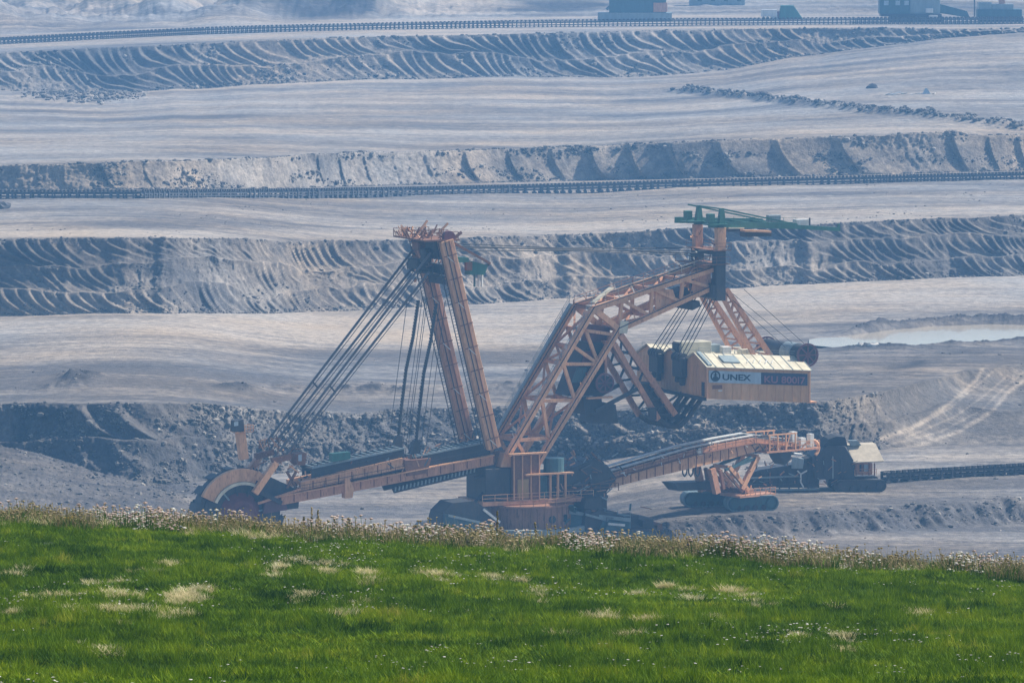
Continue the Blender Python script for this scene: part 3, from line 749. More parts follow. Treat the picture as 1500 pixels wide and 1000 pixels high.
# upper jib truss
JT = [(869, 452), (911, 439), (955, 423), (1000, 409), (1047, 393)]
JB = [(906, 483), (953, 463), (997, 442), (1042, 421)]
Jt = [N(*p) for p in JT]; Jb = [N(*p) for p in JB]
mb = MB(); 
for a, b in zip(Jt[:-1], Jt[1:]): mb.bar(a, b, 0.85)
mb.bar(Jb[0], Jb[-1], 0.85); jf1 = mb.build('jib_frame', ORANGE, EX)
mb = MB()
for a, b in zip(Jt[:-1], Jt[1:]): mb.bar(mir(a), mir(b), 0.85)
mb.bar(mir(Jb[0]), mir(Jb[-1]), 0.85); jf2 = mb.build('jib_frame', ORANGE, EX)
for a, b in ((Jt[1], Jb[0]), (Jt[1], Jb[1]), (Jt[2], Jb[1]), (Jt[2], Jb[2]), (Jt[3], Jb[2]), (Jt[3], Jb[3])):
    one_bar('brace', a, b, 0.5, ORANGE, jf1); one_bar('brace', mir(a), mir(b), 0.5, ORANGE, jf2)
for p in Jt + Jb: one_bar('cross_beam', p, mir(p), 0.5, ORANGE2, jf1)
for a, b in list(zip(Jt[:-1], Jt[1:])) + list(zip(Jb[:-1], Jb[1:])):
    one_bar('cross_brace', a, mir(b), 0.32, ORANGE2, jf1); one_bar('cross_brace', mir(a), b, 0.32, ORANGE2, jf2)
MB().bar(N(873, 449) + V3((0, 1.2, 0.5)), N(908, 432) + V3((0, 3.2, 0.9)), 0.9, 0.2).rail([N(873, 449) + V3((0, 1.2, 0.5)), N(1040, 392) + V3((0, 1.2, 0.5))], 1.0, 0.06, 2.2).build('walkway', PALEROOF, jf1)
MB().rail([mir(Jt[0]) + V3((0, 0, .4)), mir(Jt[2]) + V3((0, 0, .4)), mir(Jt[4]) + V3((0, 0, .4))], 1.0, 0.07, 1.8).build('handrail', ORANGE2, jf2)
quad_room('plate_web', [(960, 452), (992, 444), (985, 424), (958, 424)], -3.3, -3.0, ORANGE, jf1)
quad_room('plate_web', [(1010, 436), (1042, 424), (1040, 398), (1018, 402)], -3.3, -3.0, ORANGE2, jf1)
quad_room('gusset', [(905, 488), (917, 488), (919, 470), (907, 470)], -4.0, -3.0, PALEROOF, jf1)
quad_room('hoist_motor', [(968, 446), (1004, 430), (1000, 420), (972, 432)], -1.5, 2.0, DARK, jf1)
quad_room('pulley_bank', [(1000, 452), (1012, 446), (1010, 438), (1000, 440)], -3.6, 3.6, DARK, jf1)

# end posts with the rope block and the green service crane
def post(px0, px1, ytop, ybot, y, w, mat, name, par=EX):
    a = E.at((px0 + px1) / 2, ytop, y); b = E.at((px0 + px1) / 2, ybot, y)
    hw_ = (E.at(px1, ytop, y).x - E.at(px0, ytop, y).x) / 2
    return MB().hexa([(b.x - hw_, y - w, b.z), (b.x + hw_, y - w, b.z), (b.x + hw_, y + w, b.z), (b.x - hw_, y + w, b.z), (a.x - hw_, y - w, a.z), (a.x + hw_, y - w, a.z), (a.x + hw_, y + w, a.z), (a.x - hw_, y + w, a.z)]).build(name, mat, par, 0.05)
YM = -4.1
ep1 = post(1046, 1060, 368, 440, YM, 0.8, DARK, 'end_post')
post(1049, 1061, 333, 368, YM, 0.65, ORANGE, 'mast_stub', ep1)
p1 = E.at(1053, 350, YM); c1 = E.at(1053, 404, YM)
def post_m(z0p, z1p, hw_, w, mat, name, par, y=-YM):
    a = E.at(1055, z0p, YM); b = E.at(1055, z1p, YM)
    return MB().box(a.x - hw_, a.x + hw_, y - w, y + w, min(a.z, b.z), max(a.z, b.z)).build(name, mat, par, 0.05)
ep2 = post_m(368, 432, 0.8, 0.8, DARK, 'end_post', EX)
post_m(333, 368, 0.65, 0.65, ORANGE2, 'mast_stub', ep2)
for zz in (372, 392, 412): one_bar('cross_beam', E.at(1053, zz, YM), mir(E.at(1053, zz, YM)), 0.5, DARK, ep1)
pl_ = MB(); q = E.at(1055, 366, YM)
pl_.box(q.x - 1.6, q.x + 1.5, YM - 0.9, -YM + 0.9, q.z - 0.12, q.z)
pl_.rail([(q.x - 1.6, YM - 0.9, q.z), (q.x + 1.5, YM - 0.9, q.z), (q.x + 1.5, -YM + .9, q.z), (q.x - 1.6, -YM + .9, q.z)], 1.1, 0.06)
pl_.build('work_platform', RUST, ep1)
pl_ = MB(); q = E.at(1052, 386, YM); pl_.box(q.x - 3.2, q.x + 1.5, YM - 1.2, -YM + 0.9, q.z - 0.12, q.z)
pl_.rail([(q.x - 3.2, YM - 1.2, q.z), (q.x + 1.5, YM - 1.2, q.z)], 1.1, 0.06); pl_.rail([(q.x - 3.2, -YM + .8, q.z), (q.x + 1.5, -YM + .8, q.z)], 1.1, 0.06)
pl_.build('work_platform', RUST, ep2)
q = E.at(1049, 424, YM)
MB().box(q.x - 1.1, q.x + 1.3, YM - 0.7, -YM + 0.7, q.z - 1.5, q.z + 1.0).build('rope_block', DARK, EX, 0.3)
# green crane
crane = None
for y in (YM, -YM):
    cr = MB()
    a = E.at(1057, 333, YM); t = E.at(1057, 305, YM); hw_ = 0.45
    cr.hexa([(a.x - .7, y - .5, a.z), (a.x + .6, y - .5, a.z), (a.x + .6, y + .5, a.z), (a.x - .7, y + .5, a.z), (t.x - .3, y - .3, t.z), (t.x + .3, y - .3, t.z), (t.x + .3, y + .3, t.z), (t.x - .3, y + .3, t.z)])
    crane = cr.build('service_crane' if crane is None else 'crane_post', GREEN, EX if crane is None else crane) if crane is None else (cr.build('crane_post', GREEN, crane), crane)[1]
ga, gb, gc = E.at(1038, 329, YM), E.at(1166, 331, YM), E.at(1230, 336, YM)
for y in (YM, -YM + 4):
    m2 = MB(); s = lambda p: V3((p.x, y, p.z))
    m2.bar(s(ga), s(gb), 0.5, 0.95); m2.bar(s(gb) - V3((0.3, 0, 0.1)), s(gc), 0.45, 0.62)
    g_ = m2.build('crane_girder', GREEN, crane)
    one_bar('tie_rod', V3((E.at(1057, 306, YM).x, y, E.at(1057, 306, YM).z)), s(E.at(1168, 329, YM)), 0.24, GREEN, crane)
one_bar('tie_rod', (E.at(1057, 306, YM).x, YM, E.at(1057, 306, YM).z), (E.at(1057, 306, YM).x, -YM, E.at(1057, 306, YM).z), 0.22, GREEN, crane)
for px in (1060, 1090, 1120, 1150): p = E.at(px, 330, YM); one_bar('cross_beam', p, (p.x, -YM + 4, p.z), 0.3, GREEN, crane)
MB().rail([ga + V3((0, 0, .4)), gb + V3((0, 0, .4))], 0.9, 0.05, 2.0).build('handrail', GREEN, crane)
one_bar('stop_post', gc + V3((-0.2, 0, 0)), gc + V3((-0.2, 0, 0.9)), 0.3, GREEN, crane)
one_bar('signal_post', E.at(1186, 330, YM), E.at(1186, 319, YM), 0.2, DARK, crane)
t_ = post(1088, 1126, 338, 346, YM - 0.6, 1.1, DARK, 'crane_trolley', crane)
a, b = E.at(1088, 338, YM - 1.6), E.at(1126, 339, YM - 1.6); MB().bar(a, b, 1.9, 0.3).build('trolley_deck', ORANGE, t_)
t_ = post(1062, 1084, 334, 339, -YM + 1, 1.1, DARK, 'crane_trolley', crane)
a, b = E.at(1066, 334, YM), E.at(1088, 334, YM); MB().bar(a, b, 1.2, 0.2).build('trolley_deck', PALEROOF, t_)
post(1124, 1142, 315, 325, YM + 1.5, 0.5, GREYROOF, 'equipment_cabinet', crane)
post(1163, 1183, 321, 331, YM + 1.5, 0.5, WHITE, 'equipment_cabinet', crane)
q = E.at(1044, 326, YM)
for y in (YM, -YM):
    cp = MB()
    cp.box(q.x - 1.2, q.x + 2.2, y - 1.2, y + 1.2, q.z - 0.4, q.z - 0.2); cp.rail([(q.x - 1.2, y - 1.2, q.z - .2), (q.x + 1.5, y - 1.2, q.z - .2)], 1.0, 0.06); cp.box(q.x - 0.9, q.x + 0.1, y - 0.6, y + 0.6, q.z, q.z + 1.4)
    cp.build('crane_platform', GREEN, crane)

# counterweight house
YB = -12.9
def Bx(px, py): return E.at(px, py, YB)
tl, tr_, bl_, brr = Bx(1036, 537), Bx(1186, 542), Bx(1034, 584), Bx(1183, 590)
u0, u1 = tl.x, tr_.x
def zt(u): return tl.z + (tr_.z - tl.z) * (u - u0) / (u1 - u0)
def zb(u): return bl_.z + (brr.z - bl_.z) * (u - u0) / (u1 - u0)
YW = 25.8; gw = YW / 3
mb = MB()
mb.hexa([(u0, YB, zb(u0)), (u1, YB, zb(u1)), (u1, YB + YW, zb(u1)), (u0, YB + YW, zb(u0)), (u0, YB, zt(u0)), (u1, YB, zt(u1)), (u1, YB + YW, zt(u1)), (u0, YB + YW, zt(u0))])
RH = 1.75
for k in range(3):
    y0 = YB + k * gw; ym = y0 + gw / 2
    for u in (u0, u1 - 0.001):
        mb.add([(u, y0, zt(u)), (u, y0 + gw, zt(u)), (u, ym, zt(u) + RH)], [(0, 1, 2)])
house = mb.build('counterweight_house', BOXPAINT, EX)
for k in range(3):
    y0 = YB + k * gw; ym = y0 + gw / 2; ov = 0.35
    for sgn, ya in ((-1, y0 - (ov if k == 0 else 0.0)), (1, y0 + gw + (ov if k == 2 else 0))):
        za = 0.0 if True else 0
        dz = -0.13 if ((k == 0 and sgn < 0) or (k == 2 and sgn > 0)) else 0.0
        A, B = u0 - 0.3, u1 + 0.3
        sh = MB(); t0 = 0.14
        sh.hexa([(A, ya, zt(A) + dz + .02), (B, ya, zt(B) + dz + .02), (B, ym, zt(B) + RH + .02), (A, ym, zt(A) + RH + .02),
                 (A, ya, zt(A) + dz + t0), (B, ya, zt(B) + dz + t0), (B, ym, zt(B) + RH + t0), (A, ym, zt(A) + RH + t0)])
        rf = sh.build('roof_slope', PALEROOF, house)
        nr = 11
        for i in range(nr + 1):
            u = A + (B - A) * i / nr
            one_bar('roof_seam', (u, ya, zt(u) + dz + t0 + .03), (u, ym, zt(u) + RH + t0 + .03), 0.09, GREYROOF if i % 2 else PALEROOF, rf)
        if k == 0 and sgn < 0:
            def on_roof(u, f): return V3((u, ya + (ym - ya) * f, zt(u) + dz + (RH - dz) * f + t0 + 0.10))
            L = u1 - u0
            for (f0, f1, w0, w1, mt) in ((0.19, 0.35, .3, .75, GREYROOF), (0.01, 0.045, .05, .98, GREYROOF)):
                p = [on_roof(u0 + L * f0, w0), on_roof(u0 + L * f1, w0), on_roof(u0 + L * f1, w1), on_roof(u0 + L * f0, w1)]
                up_ = V3((0, 0, 0.16)); MB().hexa(p + [x + up_ for x in p]).build('roof_hatch', mt, rf)
            for j in range(5):
                one_bar('roof_rail', on_roof(u0 + L * (0.42 + 0.06 * j), .35), on_roof(u0 + L * (0.47 + 0.06 * j), .6), 0.1, WHITE, rf)
            MB().rail([on_roof(u0 + .5, .97), on_roof(u1 - .5, .97)], 0.7, 0.05, 2.0).build('roof_handrail', GREYROOF, rf)
# corner trims, doors, vents, siding joints on the sign wall
for i in range(13):
    u = u0 + (u1 - u0) * i / 12
    one_bar('siding_joint', (u, YB - 0.02, zb(u)), (u, YB - 0.02, zt(u) - 0.05), 0.07 if 0 < i < 12 else 0.22, BOXPAINT if 0 < i < 12 else ORANGE, house)
one_bar('eave_trim', (u0, YB - 0.05, zt(u0) - .05), (u1, YB - 0.05, zt(u1) - .05), 0.18, PALEROOF, house)
for k in range(3):
    for i in range(8):
        y = YB + k * gw + gw * (i + 0.5) / 8
        one_bar('siding_joint', (u0 - 0.02, y, zb(u0)), (u0 - 0.02, y, zt(u0)), 0.08, BOXPAINT, house)
MB().box(u0 - 0.08, u0 + 0.02, YB + 0.9, YB + 1.9, zb(u0) + 0.3, zb(u0) + 2.5).build('door', DARK, house)
MB().box(u0 + 0.9, u0 + 2.6, YB - 0.07, YB - 0.03, zb(u0) + 1.5, zb(u0) + 2.1).build('notice_plate', RUST, house)
MB().box(u0 + 1.9, u0 + 2.6, YB - 0.09, YB - 0.03, zb(u0) + 1.1, zb(u0) + 1.3).build('notice_plate', WHITE, house)
MB().box(u0 - 0.35, u0, YB + 0.2, YB + YW, zb(u0) - 0.35, zb(u0) + 0.15).build('sill_beam', DARK, house)
MB().box(u1 + 0.0, u1 + 1.6, YB + 0.5, YB + 6, zb(u1) - 0.1, zb(u1) + 0.1).build('rear_step', ORANGE, house)
# sheave blocks hanging in the two roof valleys
for k, (px, py) in enumerate(((968, 526), (1001, 532))):
    yv = YB + gw * (2 - k)
    ss = MB()
    z0 = zt(u0)
    ss.box(u0 - 1.2, u0 - 0.08, yv - 1.7, yv + 1.7, z0 - 2.3, z0 + 0.9)
    ss.box(u0 - 1.0, u0 - 0.2, yv - 1.2, yv - 0.5, z0 - 3.6, z0 - 2.3); ss.box(u0 - 1.0, u0 - 0.2, yv + 0.4, yv + 1.2, z0 - 3.2, z0 - 2.3)
    sb = ss.build('sheave_block', DARK, house, 0.15)
    for i in range(4):
        MB().tube((u0 - 0.7, yv - 1.6 + i * 0.9, z0 + 0.8), (u0 - 0.7, yv - 1.1 + i * 0.9, z0 + 0.8), 0.75, 14).build('sheave', DARK, sb)
        p = E.at(1049, 433, YM)
        pt = E.at((1028 if k == 1 else 996) + i * 9.6, (432 if k == 1 else 441) - i * 1.5, -1.5 if k == 1 else 1.5)
        y_t = (-3.2 + i * 0.8) if k == 1 else (0.4 + i * 0.8)
        xt = pt.x; p = pt
        one_tube('hoist_rope', (u0 - 0.7, yv + 2.1 - i * 1.4, z0 + 0.9), (xt, y_t, p.z - 1.2 * 0), 0.075, BLACK, EX)
# gear on the valley roofs
for (x0, x1, px_y, w, h, mt) in ((0.5, 5.8, 8.0, 1.6, 1.5, PALEROOF), (6.4, 8.2, 9.2, 1.2, 1.2, GREYROOF), (8.0, 9.6, 7.6, 0.7, 1.0, WHITE), (11, 13, 7.0, 0.8, 0.7, PALEROOF), (0.2, 1.0, 8.2, 1.0, 1.3, DARK)):
    x0 += u0; x1 += u0
    MB().box(x0, x1, YB + px_y + 4 - w, YB + px_y + 4 + w, zt(x0) + 0.9, zt(x0) + 1.5 + h).build('roof_cabinet', mt, house, 0.05)
for yy in (YB + gw, YB + gw * 2, YB + YW - 2):
    MB().rail([(u0, yy, zt(u0) + 0.8), (u1, yy, zt(u1) + 0.8)], 1.2, 0.06, 2.0).build('roof_handrail', GREYROOF, house)
# the sign
L = u1 - u0
def sign_pt(px, py, off): p = E.at(px, py, YB - off); return p
def sign_panel(name, x0, x1, yl0, yl1, yr0, yr1, off, mt):
    p = [sign_pt(x0, yl1, off), sign_pt(x1, yr1, off), sign_pt(x1, yr0, off), sign_pt(x0, yl0, off)]
    b_ = [V3((q.x, q.y + 0.08, q.z)) for q in p]
    return MB().hexa([p[0], p[1], b_[1], b_[0], p[3], p[2], b_[2], b_[3]]).build(name, mt, house)
sg = sign_panel('sign_panel', 1038.5, 1115, 542.5, 560, 545.5, 562.5, 0.12, SIGNBLUE)
sd_ = sign_panel('sign_panel', 1115, 1183, 545.5, 562.5, 547.5, 564.5, 0.14, SIGNDARK)
tilt = math.atan2(zt(u1) - zt(u0), u1 - u0)
def lettering(txt, px, py, off, width, height, mt, par, name):
    cu = bpy.data.curves.new(name, 'FONT'); cu.body = txt; cu.size = 1.0; cu.extrude = 0.02; cu.offset = 0.022
    t = bpy.data.objects.new(name, cu); COL.objects.link(t)
    dg = bpy.context.evaluated_depsgraph_get(); dg.update()
    me = bpy.data.meshes.new_from_object(t.evaluated_get(dg))
    COL.objects.unlink(t); bpy.data.objects.remove(t); bpy.data.curves.remove(cu)
    co = np.array([v.co[:] for v in me.vertices])
    mn, mx = co.min(0), co.max(0)
    sx = width / (mx[0] - mn[0]); sz = height / (mx[1] - mn[1])
    o0 = sign_pt(px, py, off)
    for v, c_ in zip(me.vertices, co):
        x = (c_[0] - mn[0]) * sx; z = (c_[1] - mn[1]) * sz
        v.co = (o0.x + x, o0.y - (c_[2] + 0.02) * 1.0, o0.z + z + x * math.tan(tilt))
    me.materials.clear(); me.materials.append(mt)
    o = link(bpy.data.objects.new(name, me), par)
    return o
def wpx(x0, x1, y): return sign_pt(x1, y, .15).x - sign_pt(x0, y, .15).x
o = lettering('UNEX', 1058.5, 556.5, 0.14, wpx(1058.5, 1100, 551), 0.98, LETTER, sg, 'lettering'); o['label'] = 'dark lettering UNEX'
o = lettering('KU 800I7', 1119.5, 560.5, 0.16, wpx(1119.5, 1179.5, 555), 1.12, LETTERPINK, sd_, 'lettering'); o['label'] = 'faded pink lettering KU 800I7'
c = sign_pt(1048, 550.7, 0.15)
lg = MB(); n = 36
def disc(r0, r1, a0, a1, y, seg=24):
    V = []; F = []
    for i in range(seg + 1):
        a = a0 + (a1 - a0) * i / seg
        V += [(c.x + r0 * math.cos(a), y, c.z + r0 * math.sin(a)), (c.x + r1 * math.cos(a), y, c.z + r1 * math.sin(a))]
    for i in range(seg): F.append((2 * i, 2 * i + 1, 2 * i + 3, 2 * i + 2))
    lg.add(V, F)
disc(0.62, 0.86, 0, 2 * math.pi, c.y - 0.02, 32)
disc(0.0, 0.66, R(215), R(325), c.y - 0.025, 12)
lg.add([(c.x - 0.13, c.y - .03, c.z - .35), (c.x + .13, c.y - .03, c.z - .35), (c.x + .13, c.y - .03, c.z + .45), (c.x, c.y - .03, c.z + .62), (c.x - .13, c.y - .03, c.z + .45)], [(0, 1, 2, 3, 4)])
lg.add([(c.x - .36, c.y - .03, c.z + .18), (c.x + .36, c.y - .03, c.z + .18), (c.x + .36, c.y - .03, c.z + .32), (c.x - .36, c.y - .03, c.z + .32)], [(0, 1, 2, 3)])
for sx in (-1, 1): lg.add([(c.x + sx * .1, c.y - .028, c.z + .05), (c.x + sx * .25, c.y - .028, c.z + .05), (c.x + sx * .58, c.y - .028, c.z - .42), (c.x + sx * .42, c.y - .028, c.z - .46)], [(0, 1, 2, 3)])
o = lg.build('emblem', LETTER, sg); o['label'] = 'round dark emblem with a figure in a ring'

# hanging V frame below the jib that carries the house
Va = [(908, 490), (988, 607)]; Vb = [(899, 503), (964, 614)]
A0, A1 = N(*Va[0]), N(*Va[1]); B0, B1 = N(*Vb[0]), N(*Vb[1])
mb = MB().bar(A0, A1, 0.95).bar(B0, B1, 0.8); vf1 = mb.build('hanging_frame', ORANGE2, EX)
mb = MB().bar(mir(A0), mir(A1), 0.95).bar(mir(B0), mir(B1), 0.8); vf2 = mb.build('hanging_frame', ORANGE2, EX)
for i in range(5):
    a = A0.lerp(A1, (i + 0.2) / 5); b = B0.lerp(B1, (i + 0.7) / 5); a2 = A0.lerp(A1, (i + 1.0) / 5)
    for q1, q2 in ((a, b), (b, a2)):
        one_bar('brace', q1, q2, 0.3, DARK, vf1); one_bar('brace', mir(q1), mir(q2), 0.3, DARK, vf2)
    one_bar('cross_beam', a, mir(a), 0.4, DARK, vf1); one_bar('cross_brace', b, mir(a2), 0.3, DARK, vf2)
quad_room('walkway', [(936, 560), (972, 612), (990, 612), (952, 560)], -2.2, 2.2, DARK, vf1)
bot = [N(964, 614), N(980, 624), N(996, 624), N(1008, 612), N(1018, 597), N(1028, 583)]
for y in (NEAR, NEAR + 2.2, -NEAR - 2.2, -NEAR):
    pp = [V3((p.x, y, p.z)) for p in bot]; MB().path(pp, 0.42, 8).build('curved_tube', DARK, vf1 if y < 0 else vf2)
for p in bot: one_bar('cross_beam', p, mir(p), 0.35, DARK, vf1)
for y in (NEAR, -NEAR):
    f = vf1 if y < 0 else vf2
    one_bar('strut', (A1.x, y, A1.z), (N(1000, 572).x, y, N(1000, 572).z), 0.32, DARK, f)
    one_bar('strut', (N(976, 590).x, y, N(976, 590).z), (N(1002, 572).x, y, N(1002, 572).z), 0.32, DARK, f)
one_bar('tie_beam', N(872, 602), N(938, 567), 0.55, DARK, vf1); one_bar('tie_beam', mir(N(872, 602)), mir(N(938, 567)), 0.55, DARK, vf2)
MB().box(N(952, 600).x - .6, N(952, 600).x + .6, NEAR - 1.2, NEAR - 0.6, N(952, 614).z, N(952, 596).z).build('work_cage', DARK, vf1)

# rear struts from the end posts down to the back of the house, reel behind it
for y in (YM, -YM):
    a, b = E.at(1064, 424, YM), E.at(1128, 520, YM); c2, d2 = E.at(1059, 436, YM), E.at(1104, 520, YM)
    s = lambda p: V3((p.x, y, p.z))
    rs = MB().bar(s(a), s(b), 0.75).bar(s(c2), s(d2), 0.6).build('rear_strut', ORANGE2, EX)
    for i in range(6):
        one_bar('brace', s(a.lerp(b, i / 6)), s(c2.lerp(d2, (i + 0.6) / 6)), 0.3, ORANGE2, rs); one_bar('brace', s(c2.lerp(d2, (i + .6) / 6)), s(a.lerp(b, (i + 1) / 6)), 0.3, ORANGE2, rs)
rr = reel(1183, 520, 1.75, -10.4, 4.0, -10.4)
MB().tube((E.at(1183, 520, -10.4).x, -7.0, E.at(1183, 520, -10.4).z), (E.at(1183, 520, -10.4).x, -3.6, E.at(1183, 520, -10.4).z), 1.66, 20).build('cable_winding', GREYROOF, rr)
for y in (-9.6, -2.0, 3.4): one_bar('reel_stand', (E.at(1183, 520, -10.4).x, y, E.at(1183, 520, -10.4).z), (u1 - 0.5, y, zt(u1) + 0.3), 0.4, RED, rr)
for i, (pa, pb) in enumerate((((1066, 424), (1150, 508)), ((1076, 424), (1165, 506)), ((1100, 424), (1178, 503)))):
    one_tube('guy_rope', E.at(pa[0] - 10, pa[1], YM), E.at(*pb, -6), 0.045, BLACK, EX)

# ------------------------------------------------ front mast
YL = 5.0
m0, m1 = E.at(722, 656, -YL), E.at(652, 352, -YL)
mast = None
for y in (-YL, YL):
    s = lambda p: V3((p.x, y, p.z))
    d = (m1 - m0).normalized()
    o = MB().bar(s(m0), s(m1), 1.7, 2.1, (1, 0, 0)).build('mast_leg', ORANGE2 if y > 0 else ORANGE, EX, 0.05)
    sd = V3((d.z, 0, -d.x))
    lad = MB()
    for off in (1.25, 1.85): lad.bar(s(m0) - sd * off, s(m1) - sd * off, 0.12)
    o2 = lad.build('ladder_rails', DARK, o)
    nn = 70; rg = MB()
    for i in range(nn): p = s(m0).lerp(s(m1), (i + .5) / nn); rg.bar(p - sd * 1.25, p - sd * 1.85, 0.06)
    rg = rg.build('ladder_rungs', DARK, o); rg['kind'] = 'stuff'
    for i in range(9):
        p = s(m0).lerp(s(m1), 0.05 + i * 0.11)
        one_bar('stiffener', p - sd * 1.1 + V3((0, -0.88, 0)), p + sd * 1.1 + V3((0, -0.88, 0)), 0.14, RUST, o)
        if i % 2 == 0:
            one_bar('lamp_bracket', p + V3((0, -0.95, 0)) - sd * 0.6, p + V3((0.5, -0.95, -1.3)) + sd * 0.2, 0.1, WHITE, o)
    one_bar('cable_tray', s(m0) + V3((0.25, -0.92, 0)), s(m1) + V3((0.25, -0.92, 0)), 0.16, RUST, o)
    one_bar('cable_tray', s(m0) + V3((-0.45, -0.92, 0)), s(m1) + V3((-0.45, -0.92, 0)), 0.12, DARK, o)
mh = MB()
for k in (0.80, 0.86, 0.93): p = m0.lerp(m1, k); mh.bar(p, mir(p), 1.0, 1.2)
hd = mh.build('mast_crossbeams', DARK, EX)
p = m0.lerp(m1, 0.84)
dk_ = MB().box(p.x - 2.9, p.x + 1.5, -YL + 1.0, YL + 1.2, p.z - 0.2, p.z + 0.0); dk_.rail([(p.x - 2.9, -YL + 1, p.z), (p.x - 2.9, YL + 1.2, p.z)], 1.1, 0.07)
dk_.build('head_platform', DARK, hd)
MB().box(p.x - 3.2, p.x - 1.2, YL - 3.5, YL + 0.5, p.z + 0.1, p.z + 1.9).build('winch_box', DARK, hd, 0.1)
q = m0.lerp(m1, 0.93)
for (x0, x1, y0, y1, z0, z1, mt) in ((-2.0, -0.2, 2.2, 4.8, -2.6, 1.6, RUST), (-1.4, 1.0, -2.6, 1.0, -0.8, 2.2, DARK), (-2.6, -1.4, -1.8, 0.4, -1.4, 0.8, DARK)):
    MB().box(q.x + x0, q.x + x1, y0, y1, q.z + z0, q.z + z1).build('sheave_housing', mt, hd, 0.15)
t = m1
deck = MB().box(t.x - 3.8, t.x + 2.2, -YL - 0.6, YL + 1.6, t.z - 0.1, t.z + 0.15).build('top_deck', RUST, EX)
rnd = random.Random(5)
for i in range(46):     # tangle of rusted handrails and posts on the deck
    x = t.x + rnd.uniform(-3.9, 2.0); y = rnd.uniform(-3.5, YL + 1.6)
    h = rnd.uniform(0.6, 1.9)
    one_bar('deck_rail', (x, y, t.z), (x + rnd.uniform(-1.2, 1.2), y + rnd.uniform(-1, 1), t.z + h), rnd.uniform(0.1, 0.2), RUST if i % 3 else ORANGE, deck)
for y in (YL + 1.5, 1.5, -1.0, -YL):
    MB().rail([(t.x - 3.8, y, t.z + 0.1), (t.x + 2.2, y, t.z + 0.1)], 1.2, 0.09, 1.2).build('handrail', RUST, deck)
for (xa, ya, xb, yb) in ((612, 342, 626, 323), (640, 344, 656, 327), (602, 352, 588, 331), (597, 348, 594, 333)):
    one_bar('deck_jib', E.at(xa, ya, 2.0), E.at(xb, yb, 2.0), 0.3, ORANGE, deck)
for (px, py, yv) in ((657, 347, -YL), (612, 352, YL)):
    c_ = E.at(px, py, -YL if yv < 0 else YL); 
    MB().tube((c_.x, yv - 0.5, c_.z), (c_.x, yv + 0.5, c_.z), 0.95, 18).build('rope_sheave', RED, deck)
# davit and hanging basket gear on the rear side of the head
one_bar('davit', E.at(658, 352, -YL), E.at(718, 386, -YL), 0.35, RUST, deck); one_bar('davit', E.at(664, 350, -YL), E.at(676, 340, -YL), 0.4, RUST, deck)
quad_room('service_winch', [(668, 384), (684, 384), (684, 377), (668, 376)], -4.6, -3.0, GREEN, deck)
quad_room('service_winch', [(684, 402), (706, 402), (711, 388), (688, 382)], -4.8, -2.8, GREEN, deck)
quad_room('service_winch', [(682, 396), (690, 396), (690, 384), (682, 384)], -5.0, -4.0, RUST, deck)
one_bar('davit', E.at(706, 392, -4), E.at(716, 387, -4), 0.4, DARK, deck)
for px in (695, 701, 706): one_tube('hanging_pipe', E.at(px, 402, -4), E.at(px, 420, -4), 0.16, TEAL if px < 700 else WHITE, deck)
# guy ropes from the mast head to the jib end
for i, (ya, yb, dz) in enumerate(((-4.4, -3.2, 0), (-3.6, -2.6, .9), (3.4, 2.6, 0), (4.2, 3.2, .9), (0.4, 0, .3))):
    a = E.at(662, 360, -YL); b = E.at(1046, 376, YM)
    one_tube('guy_rope', (a.x, ya, a.z - dz), (b.x, yb, b.z + dz), 0.085, DARK, EX)

# ------------------------------------------------ stays and hangers to the boom
st_pairs = [((409, 661), (631, 370)), ((419, 665), (629, 398))]
for (pa, pb) in st_pairs:
    a, b = N(*pa), N(*pb)
    for y in (NEAR, -NEAR):
        s1 = one_bar('stay_bar', (a.x, y, a.z), (b.x, y, b.z), 0.30, STEEL, EX)
        o_ = one_tube('stay_cable', (a.x + 0.7, y, a.z), (b.x + 0.7, y, b.z), 0.06, DARK, s1)
for k in (0.33, 0.36):
    a = N(*st_pairs[0][0]).lerp(N(*st_pairs[0][1]), 0.33); b = N(*st_pairs[1][0]).lerp(N(*st_pairs[1][1]), 0.34)
    for y in (NEAR, -NEAR): one_bar('stay_spreader', (a.x, y, a.z), (b.x, y, b.z), 0.22, DARK, EX)
    break
hang = [(639, 446), (631, 500), (621, 547), (614, 603), (608, 664)]
hp = [N(*p) for p in hang]
for y in (NEAR, -NEAR):
    pts = [V3((p.x, y, p.z)) for p in hp]
    ho = MB().path(pts, 0.22, 8).build('boom_hanger', DARK, EX)
    bd = MB()
    for a, b in zip(pts[:-1], pts[1:]):
        for i in range(12): p = a.lerp(b, i / 12); bd.tube(p - V3((0.05, 0, .16)), p + V3((-0.05, 0, .16)), 0.30, 7)
    bo = bd.build('hanger_links', DARK, ho); bo['kind'] = 'stuff'
    for dx, dx2 in ((-1.6, -1.4), (0.9, 1.1), (1.8, 2.0)):
        one_tube('hoist_rope', pts[0] + V3((dx, 0.6, 0.5)), pts[-1] + V3((dx2, 0.6, 0)), 0.05, DARK, EX)
    b_ = pts[-1]; MB().hexa([b_ + V3((-1.0, -.5, 0)), b_ + V3((.6, -.5, 0)), b_ + V3((.6, .5, 0)), b_ + V3((-1, .5, 0)), pts[-1].lerp(pts[-2], .33) + V3((-.5, -.4, 0)), pts[-1].lerp(pts[-2], .33) + V3((.5, -.4, 0)), pts[-1].lerp(pts[-2], .33) + V3((.5, .4, 0)), pts[-1].lerp(pts[-2], .33) + V3((-.5, .4, 0))]).build('hanger_shoe', DARK, ho)

